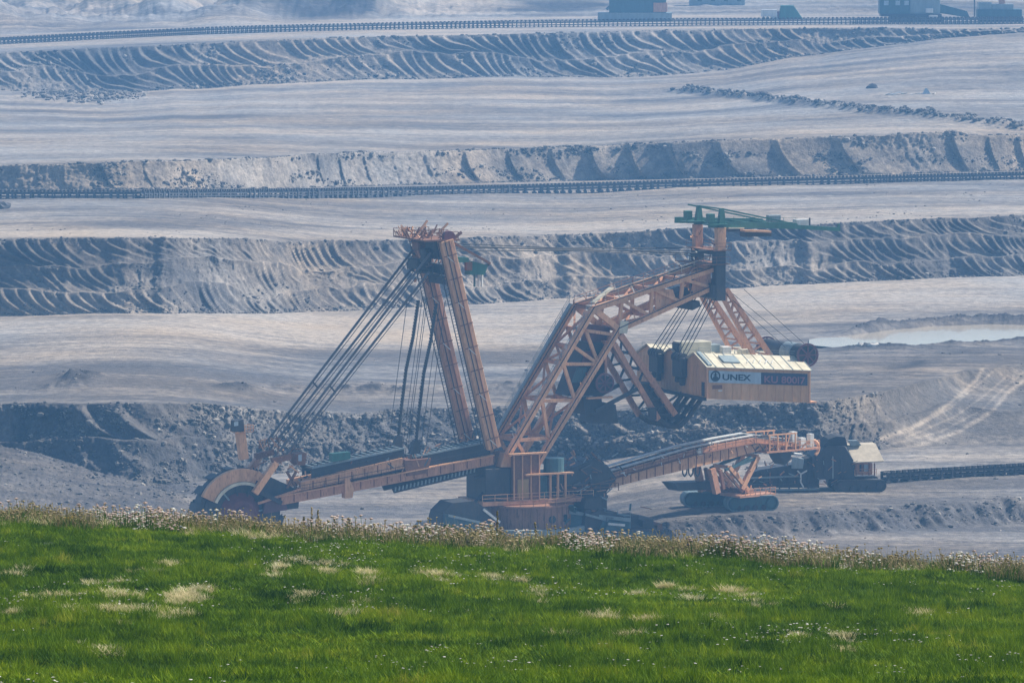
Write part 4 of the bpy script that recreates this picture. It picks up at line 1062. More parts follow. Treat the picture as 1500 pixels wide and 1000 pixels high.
# ------------------------------------------------ wheel boom
YG = -2.6
def girder(name, top0, bot0, top1, bot1, mt, y=YG, w=0.35):
    a, b, c_, d_ = E.at(*top0, y), E.at(*bot0, y), E.at(*top1, y), E.at(*bot1, y)
    return [MB().hexa([(b.x, yy - w, b.z), (d_.x, yy - w, d_.z), (d_.x, yy + w, d_.z), (b.x, yy + w, b.z), (a.x, yy - w, a.z), (c_.x, yy - w, c_.z), (c_.x, yy + w, c_.z), (a.x, yy + w, a.z)]).build(name, mt, EX, 0.04) for yy in (y, -y)]
g1 = girder('boom_girder', (410, 727), (412, 739), (722, 667), (722, 680), ORANGE2)
g2 = girder('boom_girder', (438, 707), (440, 718), (590, 672), (592, 685), ORANGE)
for gk, (x0, y0, x1, y1, n_) in zip((g1[0], g2[0]), ((410, 727, 722, 667, 16), (438, 707, 590, 672, 8))):
    for i in range(n_ + 1):
        f = i / n_; a = E.at(x0 + (x1 - x0) * f, y0 + (y1 - y0) * f, YG)
        one_bar('web_stiffener', a + V3((0, -0.39, 0.0)), a + V3((0, -0.39, -1.15)), 0.12, RUST, gk)
    a, b = E.at(x0, y0, YG), E.at(x1, y1, YG)
    one_bar('top_flange', a + V3((0, -0.1, 0.1)), b + V3((0, -0.1, 0.1)), 1.1, ORANGE, gk, 0.16)
    MB().rail([a + V3((0, -0.5, 0.15)), b + V3((0, -0.5, 0.15))], 1.0, 0.06, 2.4).build('handrail', DARK, gk)
# conveyor deck on top of the boom
dk1 = girder('conveyor_side', (456, 684), (456, 700), (592, 655), (592, 672), DARK, -1.9, 0.15)
dk2 = girder('conveyor_side', (604, 668), (604, 690), (718, 645), (718, 668), DARK, -1.9, 0.15)
for (x0, y0, x1, y1) in ((456, 686, 592, 657), (604, 670, 718, 647)):
    a, b = E.at(x0, y0, -1.9), E.at(x1, y1, -1.9)
    belt = MB().bar((a.x, 0, a.z - .3), (b.x, 0, b.z - .3), 3.4, 0.2).build('boom_belt', BLACK, EX)
    for i in range(15):
        p = a.lerp(b, (i + .5) / 15)
        one_bar('belt_idler', (p.x, -2.0, p.z + 0.1), (p.x, 2.0, p.z + 0.1), 0.2, GREYROOF, belt)
    one_bar('belt_edge', a + V3((0, -.2, .1)), b + V3((0, -.2, .1)), 0.25, GREYROOF, belt)
lw = girder('under_belt_frame', (574, 715), (577, 722), (697, 685), (699, 693), DARK, -2.0, 0.2)
a, b = E.at(576, 717, -2.3), E.at(697, 688, -2.3)
for i in range(22): p = a.lerp(b, (i + .5) / 22); one_bar('return_idler', p + V3((0, 0, -.3)), p + V3((0.1, 0, 0.35)), 0.22, GREYROOF, lw[0])
quad_room('boom_web', [(450, 722), (508, 722), (560, 708), (718, 676), (718, 668), (590, 688), (450, 716)], -2.0, -1.8, DARK)
quad_room('boom_web', [(450, 722), (508, 722), (560, 708), (718, 676), (718, 668), (590, 688), (450, 716)], 1.8, 2.0, DARK)
jb = quad_room('boom_joint', [(503, 729), (514, 728), (516, 714), (509, 700), (503, 700)], -3.4, -2.0, ORANGE)
# hoist saddle
sd0 = quad_room('hoist_saddle', [(584, 694), (614, 690), (620, 668), (580, 672)], -3.2, 3.2, RUST)
for i in range(26):
    a = E.at(rnd.uniform(572, 628), rnd.uniform(668, 694), rnd.uniform(-4.0, 4.0)); one_bar('saddle_rail', a, a + V3((rnd.uniform(-1.5, 1.5), rnd.uniform(-.5, .5), rnd.uniform(.5, 2.2))), 0.13, (RUST, ORANGE, TEAL)[i % 3], sd0)
quad_room('control_cabinet', [(484, 676), (511, 671), (511, 661), (484, 664)], -2.6, -1.2, GREEN)
cab = quad_room('lookout_cabin', [(431, 680), (443, 680), (445, 662), (430, 664)], -3.4, -1.0, RUST)
quad_room('cabin_window', [(437, 675), (442, 675), (442, 665), (437, 666)], -3.46, -3.42, SIGNBLUE, cab)
# boom head: A frame struts, stay anchors, wheel
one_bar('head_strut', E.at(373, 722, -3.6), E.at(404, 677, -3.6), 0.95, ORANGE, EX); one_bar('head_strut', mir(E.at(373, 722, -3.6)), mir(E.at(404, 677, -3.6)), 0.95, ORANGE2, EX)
an = one_bar('stay_anchor', N(398, 675), N(425, 668), 0.9, RUST, EX); one_bar('stay_anchor', mir(N(398, 675)), mir(N(425, 668)), 0.9, RUST, EX)
for i in range(34):
    a = E.at(rnd.uniform(376, 438), rnd.uniform(640, 684), rnd.uniform(-3.6, 3.6)); one_bar('anchor_lattice', a, a + V3((rnd.uniform(-1.8, 1.8), rnd.uniform(-.8, .8), rnd.uniform(-1.6, 1.6))), 0.16, (RUST, ORANGE, RUST)[i % 3], an)
one_bar('head_strut', E.at(412, 736, -3.0), E.at(372, 716, -3.0), 0.6, DARK, EX); one_bar('head_strut', E.at(378, 737, -3.0), E.at(440, 716, -3.0), 0.35, ORANGE2, EX)
one_bar('head_strut', E.at(420, 690, -2.2), E.at(434, 715, -2.2), 0.35, RUST, EX); one_bar('head_strut', E.at(434, 690, -2.2), E.at(420, 715, -2.2), 0.35, RUST, EX)
gx = quad_room('wheel_gear_case', [(366, 750), (430, 742), (432, 716), (384, 694), (364, 706)], -2.0, 2.0, DARK)
quad_room('wheel_gear_case', [(384, 752), (420, 746), (416, 728), (388, 728)], -2.8, -2.0, PURPLE, gx)
# cabin post
cp0 = MB().bar(E.at(357, 672, -2.6), E.at(351, 628, -2.6), 1.3, 1.3).build('cabin_post', ORANGE, EX, 0.05)
quad_room('operator_cabin', [(341, 632), (354, 630), (353, 613), (342, 616)], -3.6, -1.4, DARK, cp0)
quad_room('cabin_window', [(343, 624), (349, 623), (349, 617), (343, 618)], -3.66, -3.62, SIGNBLUE, cp0)
pc = MB(); a = E.at(344, 632, -2.6); pc.box(a.x - .3, a.x + 2.6, -3.7, -1.3, a.z - .1, a.z); pc.rail([(a.x + 1.2, -3.7, a.z), (a.x + 2.6, -3.7, a.z), (a.x + 2.6, -1.3, a.z)], 1.0, 0.12, 1.0); pc.build('cabin_platform', ORANGE, cp0)
# wheel
wc = E.at(347, 752, -0.6); WR = 6.7
wy0, wy1 = -1.7, 0.9
wh = MB()
def ring_poly(r, y, n=48): return [(wc.x + r * math.cos(2 * math.pi * i / n), y, wc.z + r * math.sin(2 * math.pi * i / n)) for i in range(n)]
n = 48
for (r0, r1, ya, yb) in ((WR, 5.9, wy0, wy1),):
    A_ = ring_poly(r0, ya); B_ = ring_poly(r0, yb); C_ = ring_poly(r1, ya); D_ = ring_poly(r1, yb)
    F = []
    for i in range(n):
        j = (i + 1) % n
        F += [(i, j, n + j, n + i), (2 * n + j, 2 * n + i, 3 * n + i, 3 * n + j), (j, i, 2 * n + i, 2 * n + j), (n + i, n + j, 3 * n + j, 3 * n + i)]
    wh.add(A_ + B_ + C_ + D_, F)
wheel = wh.build('bucket_wheel', DARK, EX, 0, False)
hubm = MB(); hubm.tube((wc.x, wy0 - 0.2, wc.z), (wc.x, wy1 + 0.2, wc.z), 5.9, 40, 5.9); hubm.build('wheel_disc', DARK, wheel)
MB().tube((wc.x, wy0 - 0.21, wc.z), (wc.x, wy0 - 1.3, wc.z), 3.4, 28, 2.2).build('wheel_hub', RED, wheel)
MB().tube((wc.x, wy0 - 1.3, wc.z), (wc.x, wy0 - 2.0, wc.z), 1.3, 20).build('wheel_axle', PURPLE, wheel)
for i in range(12):
    a = 2 * math.pi * (i + .3) / 12
    one_bar('wheel_spoke', (wc.x + 2.2 * math.cos(a), wy0 - 0.5, wc.z + 2.2 * math.sin(a)), (wc.x + 5.9 * math.cos(a), wy0 - 0.28, wc.z + 5.9 * math.sin(a)), 0.25, GREYROOF if i % 4 == 0 else DARK, wheel)
for i in range(16):      # buckets
    a = 2 * math.pi * (i + 0.5) / 16
    er = V3((math.cos(a), 0, math.sin(a))); et = V3((-math.sin(a), 0, math.cos(a)))
    b0 = V3((wc.x, 0, wc.z)) + er * (WR - 0.1)
    pts = []
    for (t_, r_) in ((-0.85, 0), (0.55, 0), (0.85, 0.75), (-0.6, 0.6)):
        for y in (wy0 - 0.15, wy1 + 0.15): pts.append(b0 + et * t_ + er * r_ + V3((0, y, 0)))
    bk = MB().add(pts, [(0, 2, 3, 1), (6, 7, 5, 4), (0, 4, 6, 2) if False else (0, 6, 4, 2), (1, 3, 5, 7), (2, 4, 5, 3)] if False else [(0, 2, 3, 1), (2, 4, 5, 3), (4, 6, 7, 5), (0, 6, 4, 2), (1, 3, 5, 7)]).build('bucket', DARK, wheel)
    for y in (wy0, (wy0 + wy1) / 2, wy1):
        one_bar('bucket_tooth', b0 + et * 0.75 + er * 0.65 + V3((0, y, 0)), b0 + et * 1.05 + er * 0.9 + V3((0, y, 0)), 0.14, DARK, bk)
# guard over the wheel
ga_ = MB(); ge = MB(); nseg = 18
for i in range(nseg):
    a0, a1 = R(154) + (R(66) - R(154)) * i / nseg, R(154) + (R(66) - R(154)) * (i + 1) / nseg
    V = []
    for a in (a0, a1):
        for r_, y in ((5.2, -2.9), (7.15, -2.9), (7.15, -2.0), (5.2, -2.0)): V.append((wc.x + r_ * math.cos(a), y, wc.z + r_ * math.sin(a)))
    ga_.hexa([V[k] for k in (0, 1, 2, 3, 4, 5, 6, 7)])
    V = []
    for a in (a0, a1):
        for r_, y in ((4.7, -3.3), (5.15, -3.3), (5.15, -2.2), (4.7, -2.2)): V.append((wc.x + r_ * math.cos(a), y, wc.z + r_ * math.sin(a)))
    ge.hexa(V)
guard = ga_.build('wheel_guard', ORANGE, EX)
ge.build('guard_lip', PALEROOF, guard)
one_bar('guard_bracket', (wc.x + 6.6 * math.cos(R(68)), -2.5, wc.z + 6.6 * math.sin(R(68))), E.at(384, 700, -2.8), 1.3, ORANGE, guard)

# clutter of drives and cable drums on the right of the undercarriage
for k, (x0, x1, y0, y1, mt) in enumerate(((846, 872, 742, 768, DARK), (872, 900, 748, 776, DARK), (905, 930, 752, 790, DARK), (928, 948, 756, 786, DARK), (936, 942, 756, 764, GREYROOF), (950, 962, 764, 790, RUST), (842, 870, 724, 742, DARK))):
    quad_room('drive_unit', [(x0, y1), (x1, y1), (x1 - 2, y0), (x0 + 3, y0 + 3)], -6.5 + 0.7 * (k % 3), -2.5 + 0.5 * k, mt)
for k in range(30):
    a = E.at(rnd.uniform(800, 960), rnd.uniform(735, 790), rnd.uniform(-7, 0)); one_bar('pipe_run', a, a + V3((rnd.uniform(-2.5, 2.5), rnd.uniform(-.6, .6), rnd.uniform(-.6, 1.2))), rnd.uniform(.12, .3), (DARK, RUST, TEAL)[k % 3], EX)
def hood(pix, y0, y1, mt, edge, emat):
    h_ = quad_room('crawler_hood', pix, y0, y1, mt)
    for p, q in zip(edge[:-1], edge[1:]):
        a, b = E.at(*p, (y0 + y1) / 2), E.at(*q, (y0 + y1) / 2); one_bar('hood_edge', (a.x, y0 - .1, a.z), (b.x, y0 - .1, b.z), 0.35, emat, h_)
    MB().rail([E.at(*edge[0], (y0 + y1) / 2), E.at(*edge[-1], (y0 + y1) / 2)], 0.9, 0.07).build('handrail', DARK, h_)
hood([(628, 790), (726, 790), (724, 764), (704, 742), (684, 731), (654, 734), (640, 748)], -9.0, -4.0, DARK, [(698, 743), (712, 754), (722, 762)], WHITE)
hood([(648, 790), (700, 790), (704, 764), (652, 752)], -10.2, -9.1, TEAL, [(654, 754), (700, 764)], GREYROOF)
hood([(842, 800), (934, 800), (930, 770), (900, 752), (866, 744), (846, 752)], -7.0, -1.0, DARK, [(846, 750), (868, 756), (896, 764)], GREYROOF)
hood([(872, 800), (912, 800), (914, 768), (890, 764)], -8.4, -7.1, TEAL, [(888, 766), (912, 768)], WHITE)
# lattice, lamps and cables that roughen the outline of frames and mast
for (a, b, par) in ((Fp[0], Fp[-1], tf1), (mir(Fp[0]), mir(Fp[-1]), tf2), (Rp[0], Rp[-1], tf1), (Jt[0], Jt[-1], jf1), (mir(Jt[0]), mir(Jt[-1]), jf2), (Jb[0], Jb[-1], jf1)):
    L_ = (b - a).length
    for k in range(int(L_ / 2.2)):
        p = a.lerp(b, (k + rnd.random()) / (L_ / 2.2)); 
        one_bar('cable_bracket', p + V3((0, 0, .3)), p + V3((rnd.uniform(-.5, .5), rnd.uniform(-.5, .5), rnd.uniform(.7, 1.5))), rnd.uniform(.08, .18), (RUST, ORANGE, DARK, WHITE)[k % 4], par)
    one_tube('cable', a + V3((0, -.5, .35)), b + V3((0, -.5, .35)), 0.09, DARK, par)

# rails, lamps and boxes along the wheel boom
for k in range(70):
    px = rnd.uniform(430, 715); py = 716 - (px - 430) * 0.215 - rnd.uniform(2, 22); y = rnd.uniform(-3.2, 2.5)
    a = E.at(px, py, y); one_bar('boom_fitting', a, a + V3((rnd.uniform(-1.0, 1.0), rnd.uniform(-.3, .3), rnd.uniform(-1.0, 1.2))), rnd.uniform(.08, .22), (DARK, RUST, ORANGE, GREYROOF, DARK)[k % 5], EX)
for k in range(26):
    a = E.at(rnd.uniform(600, 668), rnd.uniform(340, 412), rnd.uniform(-4, 4)); one_bar('head_fitting', a, a + V3((rnd.uniform(-1.0, 1.0), rnd.uniform(-.5, .5), rnd.uniform(-1.2, 1.2))), rnd.uniform(.12, .3), (RUST, DARK, ORANGE2)[k % 3], deck)
for k in range(30):
    a = E.at(rnd.uniform(1008, 1066), rnd.uniform(344, 384), rnd.uniform(-4, 4)); one_bar('post_fitting', a, a + V3((rnd.uniform(-.9, .9), rnd.uniform(-.5, .5), rnd.uniform(-.9, .9))), rnd.uniform(.08, .2), (RUST, ORANGE, WHITE)[k % 3], ep1)
# ------------------------------------------------------------------ discharge bridge on its own crawlers
B0 = on_level(1075, 747, ROAD_Z)
BA = math.atan2(B0.y - C0.y, B0.x - C0.x)
BF = Frame('discharge_bridge', B0, BA)
BR = BF.root
tag(BR, 'long orange discharge bridge with covered belt, propped on two teal crawlers beside the excavator', 'conveyor bridge')
YN = -1.9
def Q(px, py, y=YN): return BF.at(px, py, y)
top_px = [(820, 712), (882, 697), (940, 680), (1013, 659), (1060, 649), (1105, 641), (1168, 649)]
mid_px = [(820, 720), (882, 704), (940, 688), (1013, 667), (1060, 657), (1105, 649), (1168, 653)]
bot_px = [(820, 730), (882, 717), (940, 702), (1013, 685), (1060, 674), (1112, 659), (1168, 657)]
def side_band(name, A, B, y, w, mat):
    P0 = [Q(*p) for p in A]; P1 = [Q(*p) for p in B]
    mb = MB()
    for i in range(len(P0) - 1):
        a, b, c_, d_ = P0[i], P0[i + 1], P1[i + 1], P1[i]
        mb.hexa([(d_.x, y - w, d_.z), (c_.x, y - w, c_.z), (c_.x, y + w, c_.z), (d_.x, y + w, d_.z), (a.x, y - w, a.z), (b.x, y - w, b.z), (b.x, y + w, b.z), (a.x, y + w, a.z)])
    return mb.build(name, mat, BR)
sb1 = side_band('side_girder', mid_px, bot_px, YN, 0.22, ORANGE); sb2 = side_band('side_girder', mid_px, bot_px, -YN, 0.22, ORANGE)
sb3 = side_band('belt_side', top_px, mid_px, YN + 0.2, 0.12, ORANGE2); side_band('belt_side', top_px, mid_px, -YN, 0.12, ORANGE2)
for i in range(len(top_px) - 1):
    a, b = Q(*top_px[i]), Q(*top_px[i + 1])
    MB().bar((a.x, 0.0, a.z - 0.2), (b.x, 0, b.z - 0.2), 3.4, 0.2).build('belt', BLACK, BR)
    one_bar('belt_cover', (a.x, -YN - 0.6, a.z + 0.5), (b.x, -YN - 0.6, b.z + 0.5), 0.9, WHITE, BR, 0.2)
    if i < 5:
        one_bar('belt_cover', (a.x, YN + 0.6, a.z + 0.35), (b.x, YN + 0.6, b.z + 0.35), 0.7, WHITE if i > 0 else GREYROOF, BR, 0.16)
    MB().rail([(a.x, YN - 0.5, a.z - 0.7), (b.x, YN - 0.5, b.z - 0.7)], 1.1, 0.06, 1.6).build('handrail', RUST, BR)
    one_bar('walkway', (a.x, YN - 0.4, a.z - 0.8), (b.x, YN - 0.4, b.z - 0.8), 0.7, RUST, BR, 0.1)
    n_ = max(2, int((b - a).length / 1.5))
    for k in range(n_):
        f = (k + .5) / n_; p = a.lerp(b, f); q_ = Q(*mid_px[i]).lerp(Q(*mid_px[i + 1]), f); r_ = Q(*bot_px[i]).lerp(Q(*bot_px[i + 1]), f)
        one_bar('web_stiffener', (q_.x, YN - 0.26, q_.z), (r_.x, YN - 0.26, r_.z), 0.1, RUST, sb1)
        one_bar('belt_idler', (p.x, -1.6, p.z + .05), (p.x, 1.6, p.z + .05), 0.18, GREYROOF, sb3)
a, b = Q(1046, 664), Q(1022, 655); MB().box(Q(1020, 660).x, Q(1026, 660).x, YN - 0.5, YN - 0.24, Q(1022, 666).z, Q(1022, 656).z).build('control_box', WHITE, BR)
# discharge end: frames, cabinets, chute
e0, e1 = Q(1118, 652), Q(1196, 654)
dk_ = MB().box(e0.x, e1.x, YN - 1.0, -YN + 1.0, e1.z - 0.3, e1.z).build('discharge_deck', ORANGE2, BR)
for px in (1122, 1134, 1146, 1160):
    for y in (YN - 0.9, -YN + 0.9):
        p = Q(px, 652); one_bar('frame_post', (p.x, y, e1.z), (p.x, y, e1.z + 2.6), 0.2, ORANGE, dk_)
for y in (YN - 0.9, -YN + 0.9):
    one_bar('frame_beam', (Q(1120, 652).x, y, e1.z + 2.6), (Q(1162, 652).x, y, e1.z + 2.6), 0.22, ORANGE, dk_)
    MB().rail([(e0.x, y - 0.1 * (1 if y > 0 else -1), e1.z), (e1.x, y - 0.1 * (1 if y > 0 else -1), e1.z)], 1.2, 0.07, 1.3).build('handrail', ORANGE, dk_)
    one_bar('frame_brace', (Q(1146, 652).x, y, e1.z), (Q(1152, 652).x, y, e1.z + 2.5), 0.16, ORANGE, dk_)
for (x0, x1, y0, z0, z1, mt) in ((1166, 1173, -1.0, 0, 2.6, WHITE), (1170, 1177, YN - 0.6, 0, 1.7, WHITE), (1185, 1190, YN - 0.4, 0, 2.2, WHITE), (1130, 1140, 0.5, 0.8, 2.2, DARK)):
    a, b = Q(x0, 652), Q(x1, 652); MB().box(a.x, b.x, y0, y0 + 1.0, e1.z + z0 + .02, e1.z + z1).build('equipment_cabinet', mt, dk_)
c_ = [Q(x, y) for x, y in ((1140, 658), (1163, 658), (1159, 674), (1152, 681), (1146, 672))]
MB().prism([(p.x, p.z) for p in c_], -1.6, 1.2).build('discharge_chute', DARK, BR)
ring = MB(); pc_ = Q(1190, 656)
for i in range(10):
    a0, a1 = R(-60 + i * 20), R(-60 + (i + 1) * 20)
    ring.tube((pc_.x + 1.3 * math.cos(a0), YN, pc_.z + 1.3 * math.sin(a0)), (pc_.x + 1.3 * math.cos(a1), YN, pc_.z + 1.3 * math.sin(a1)), 0.28, 6)
ring.build('head_hood', ORANGE, BR)
for px in (1003, 1012, 1022):      # loops of slack cable under the bridge
    p = Q(px, 684); lp = [V3((p.x + dx, YN, p.z - dz)) for dx, dz in ((-.5, 0), (-.4, 1.0), (0, 1.5), (.4, 1.0), (.5, 0))]
    MB().path(lp, 0.12, 6).build('cable_loop', BLACK, BR)
# legs and crawlers
def loc(px, py, z=ROAD_Z):
    w = on_level(px, py, z) - B0
    return w.dot(BF.r), w.dot(BF.l)
for (px, py) in ((1100, 747), (1036, 741)):
    x, y = loc(px, py); crawler('crawler_track', BR, x, y, -BA + R(12), 8.6, 2.6, 2.5, TEAL, 0.5, painted('dusty_teal_shoes', (0.16, 0.23, 0.25), (0.09, 0.08, 0.07), 0.7))
cb = MB(); xa, ya = loc(1100, 747); xb, yb = loc(1036, 741)
cb.bar((xa, ya, 2.9), (xb, yb, 2.9), 1.6, 1.0); cb.build('crawler_beam', RUST, BR)
legs = [((1110, 668), (1086, 716)), ((1068, 684), (1096, 718)), ((1062, 690), (1088, 720)), ((1042, 686), (1050, 722)), ((1110, 670), (1062, 688)), ((1100, 668), (1074, 684)), ((1055, 688), (1060, 716))]
for k, (p, q_) in enumerate(legs):
    for y in (YN, -YN): 
        a, b = Q(*p), Q(*q_); one_bar('support_leg', (a.x, y, a.z), (b.x, y, b.z), (0.75, 0.6, 0.4, 1.0, 0.4, 0.35, 0.5)[k], (ORANGE, ORANGE, RUST, ORANGE2, TEAL, TEAL, RUST)[k], BR)
    if k in (0, 1): one_bar('cross_beam', Q(*p), mir(Q(*p)), 0.5, ORANGE, BR)
gd = MB().box(Q(1076, 720).x, Q(1128, 724).x, YN - 1.4, -YN, Q(1100, 726).z, Q(1100, 723).z); gd.rail([(Q(1084, 720).x, YN - 1.4, Q(1100, 723).z), (Q(1128, 720).x, YN - 1.4, Q(1100, 723).z)], 1.0, 0.08, 1.0); gd.build('service_deck', ORANGE2, BR)
hk = MB(); 
P0 = [Q(x, y, 1.5) for x, y in ((980, 706), (1042, 704), (1040, 716), (990, 718))]
MB().prism([(p.x, p.z) for p in P0], 0.5, 3.5).build('cable_trough', DARK, BR)
# transfer chute at the excavator end of the bridge
P0 = [Q(x, y) for x, y in ((820, 690), (868, 672), (886, 680), (900, 700), (880, 726), (826, 728))]
MB().prism([(p.x, p.z) for p in P0], -2.6, 2.6).build('receiving_hopper', DARK, BR, 0.1)
for k in range(22):
    a = Q(rnd.uniform(806, 890), rnd.uniform(664, 726), rnd.uniform(-3.0, 3.0)); one_bar('hopper_frame', a, a + V3((rnd.uniform(-3.2, 3.2), rnd.uniform(-.6, .6), rnd.uniform(-1.2, 2.2))), 0.26, (DARK, RUST, ORANGE2)[k % 3], BR)
MB().box(Q(882, 736).x, Q(893, 736).x, -1.2, 1.2, -3.0, Q(886, 722).z).build('hopper_leg', DARK, BR)
MB().rail([Q(826, 722, -3.0), Q(906, 718, -3.0)], 1.2, 0.1, 1.8).build('handrail', RUST, BR)

# ------------------------------------------------------------------ hopper car at the head of the face conveyor
H0 = on_level(1256, 717, ROAD_Z)
HF = Frame('hopper_car', H0, R(8)); HR = HF.root
tag(HR, 'dark crawler mounted hopper car with pale canvas roof at end of the face conveyor', 'hopper car')
def K(px, py, y=-2.2): return HF.at(px, py, y)
def kpoly(name, pix, y0, y1, mat, par=HR, bev=0.0): 
    P0 = [HF.at(x, y, y0) for x, y in pix]; return MB().prism([(p.x, p.z) for p in P0], y0, y1).build(name, mat, par, bev)
for y in (-2.6, 3.0): crawler('crawler_track', HR, K(1258, 706).x, y, 0, 8.8, 2.0, 2.05, DARK, 0.45)
bd = kpoly('hopper_body', [(1192, 702), (1252, 702), (1252, 676), (1238, 653), (1212, 653), (1190, 668)], -2.4, 2.8, DARK, HR, 0.08)
hp_ = MB(); 
P0 = [K(x, y, -2.2) for x, y in ((1206, 654), (1214, 643), (1226, 639), (1238, 640), (1242, 654))]
MB().prism([(p.x, p.z) for p in P0], -2.2, 2.6).build('hopper_hood', BLACK, HR)
a, b, c2, d2 = K(1239, 653, 1.6), K(1282, 651, 1.6), K(1294, 676, -2.8), K(1250, 678, -2.8)
up_ = V3((0.1, 0, 0.14)); MB().hexa([d2, c2, b, a, d2 + up_, c2 + up_, b + up_, a + up_]).build('canvas_roof', CANVAS, HR)
MB().hexa([a, b, V3((b.x, 4.4, b.z)), V3((a.x, 4.4, a.z)), a + up_, b + up_, V3((b.x, 4.4, b.z)) + up_, V3((a.x, 4.4, a.z)) + up_]).build('canvas_roof', CANVAS, HR)
kpoly('roof_patch', [(1243, 645), (1256, 645), (1262, 652), (1247, 653)], 0.6, 1.6, GREYROOF)
cb_ = kpoly('operator_cabin', [(1255, 695), (1278, 695), (1278, 678), (1255, 678)], -2.2, 1.8, ORANGE2)
kpoly('cabin_window', [(1259, 690), (1265, 690), (1265, 680), (1259, 680)], -2.26, -2.22, GLASS, cb_); kpoly('cabin_window', [(1266, 690), (1272, 690), (1272, 680), (1266, 680)], -2.26, -2.22, SIGNBLUE, cb_)
for px in (1254, 1263, 1273, 1281): one_bar('roof_post', K(px, 696, -2.5), K(px, 678, -2.5), 0.22, RUST, HR)
MB().rail([K(1252, 696, -2.7), K(1284, 695, -2.7)], 1.0, 0.07, 1.2).build('handrail', ORANGE2, HR)
kpoly('impact_table', [(1098, 714), (1200, 714), (1200, 678), (1170, 679), (1112, 688), (1098, 694)], -1.8, 2.0, DARK, HR)
for px in (1104, 1116, 1128, 1142, 1156, 1170, 1184): one_bar('table_post', K(px, 716, -2.0), K(px, 692, -2.0), 0.22, DARK if px != 1128 else RUST, HR)
for (p, q_) in (((1100, 700), (1170, 697)), ((1100, 710), (1176, 709)), ((1100, 718), (1200, 716))): one_bar('table_beam', K(*p, -2.1), K(*q_, -2.1), 0.28, (DARK, GREYROOF, DARK)[p[1] % 3], HR)
kpoly('feed_chute', [(1160, 686), (1176, 686), (1178, 672), (1162, 670)], -2.6, -1.6, GREYROOF, HR)
kpoly('feed_chute', [(1166, 668), (1174, 668), (1176, 665), (1165, 664)], -2.6, -1.0, WHITE, HR)
for (p, q_) in (((1168, 689), (1173, 694)), ((1173, 694), (1173, 706)), ((1173, 706), (1177, 713)), ((1173, 694), (1182, 689))): one_bar('prop', K(*p, -2.8), K(*q_, -2.8), 0.22, WHITE, HR)
kpoly('belt_tail', [(1180, 672), (1206, 664), (1206, 672), (1182, 682)], -1.8, 1.8, BLACK, HR)
for px in (1196, 1208, 1220, 1232): one_bar('body_rib', K(px, 701, -2.5), K(px, 668, -2.5), 0.2, DARK if px != 1220 else GREYROOF, bd)

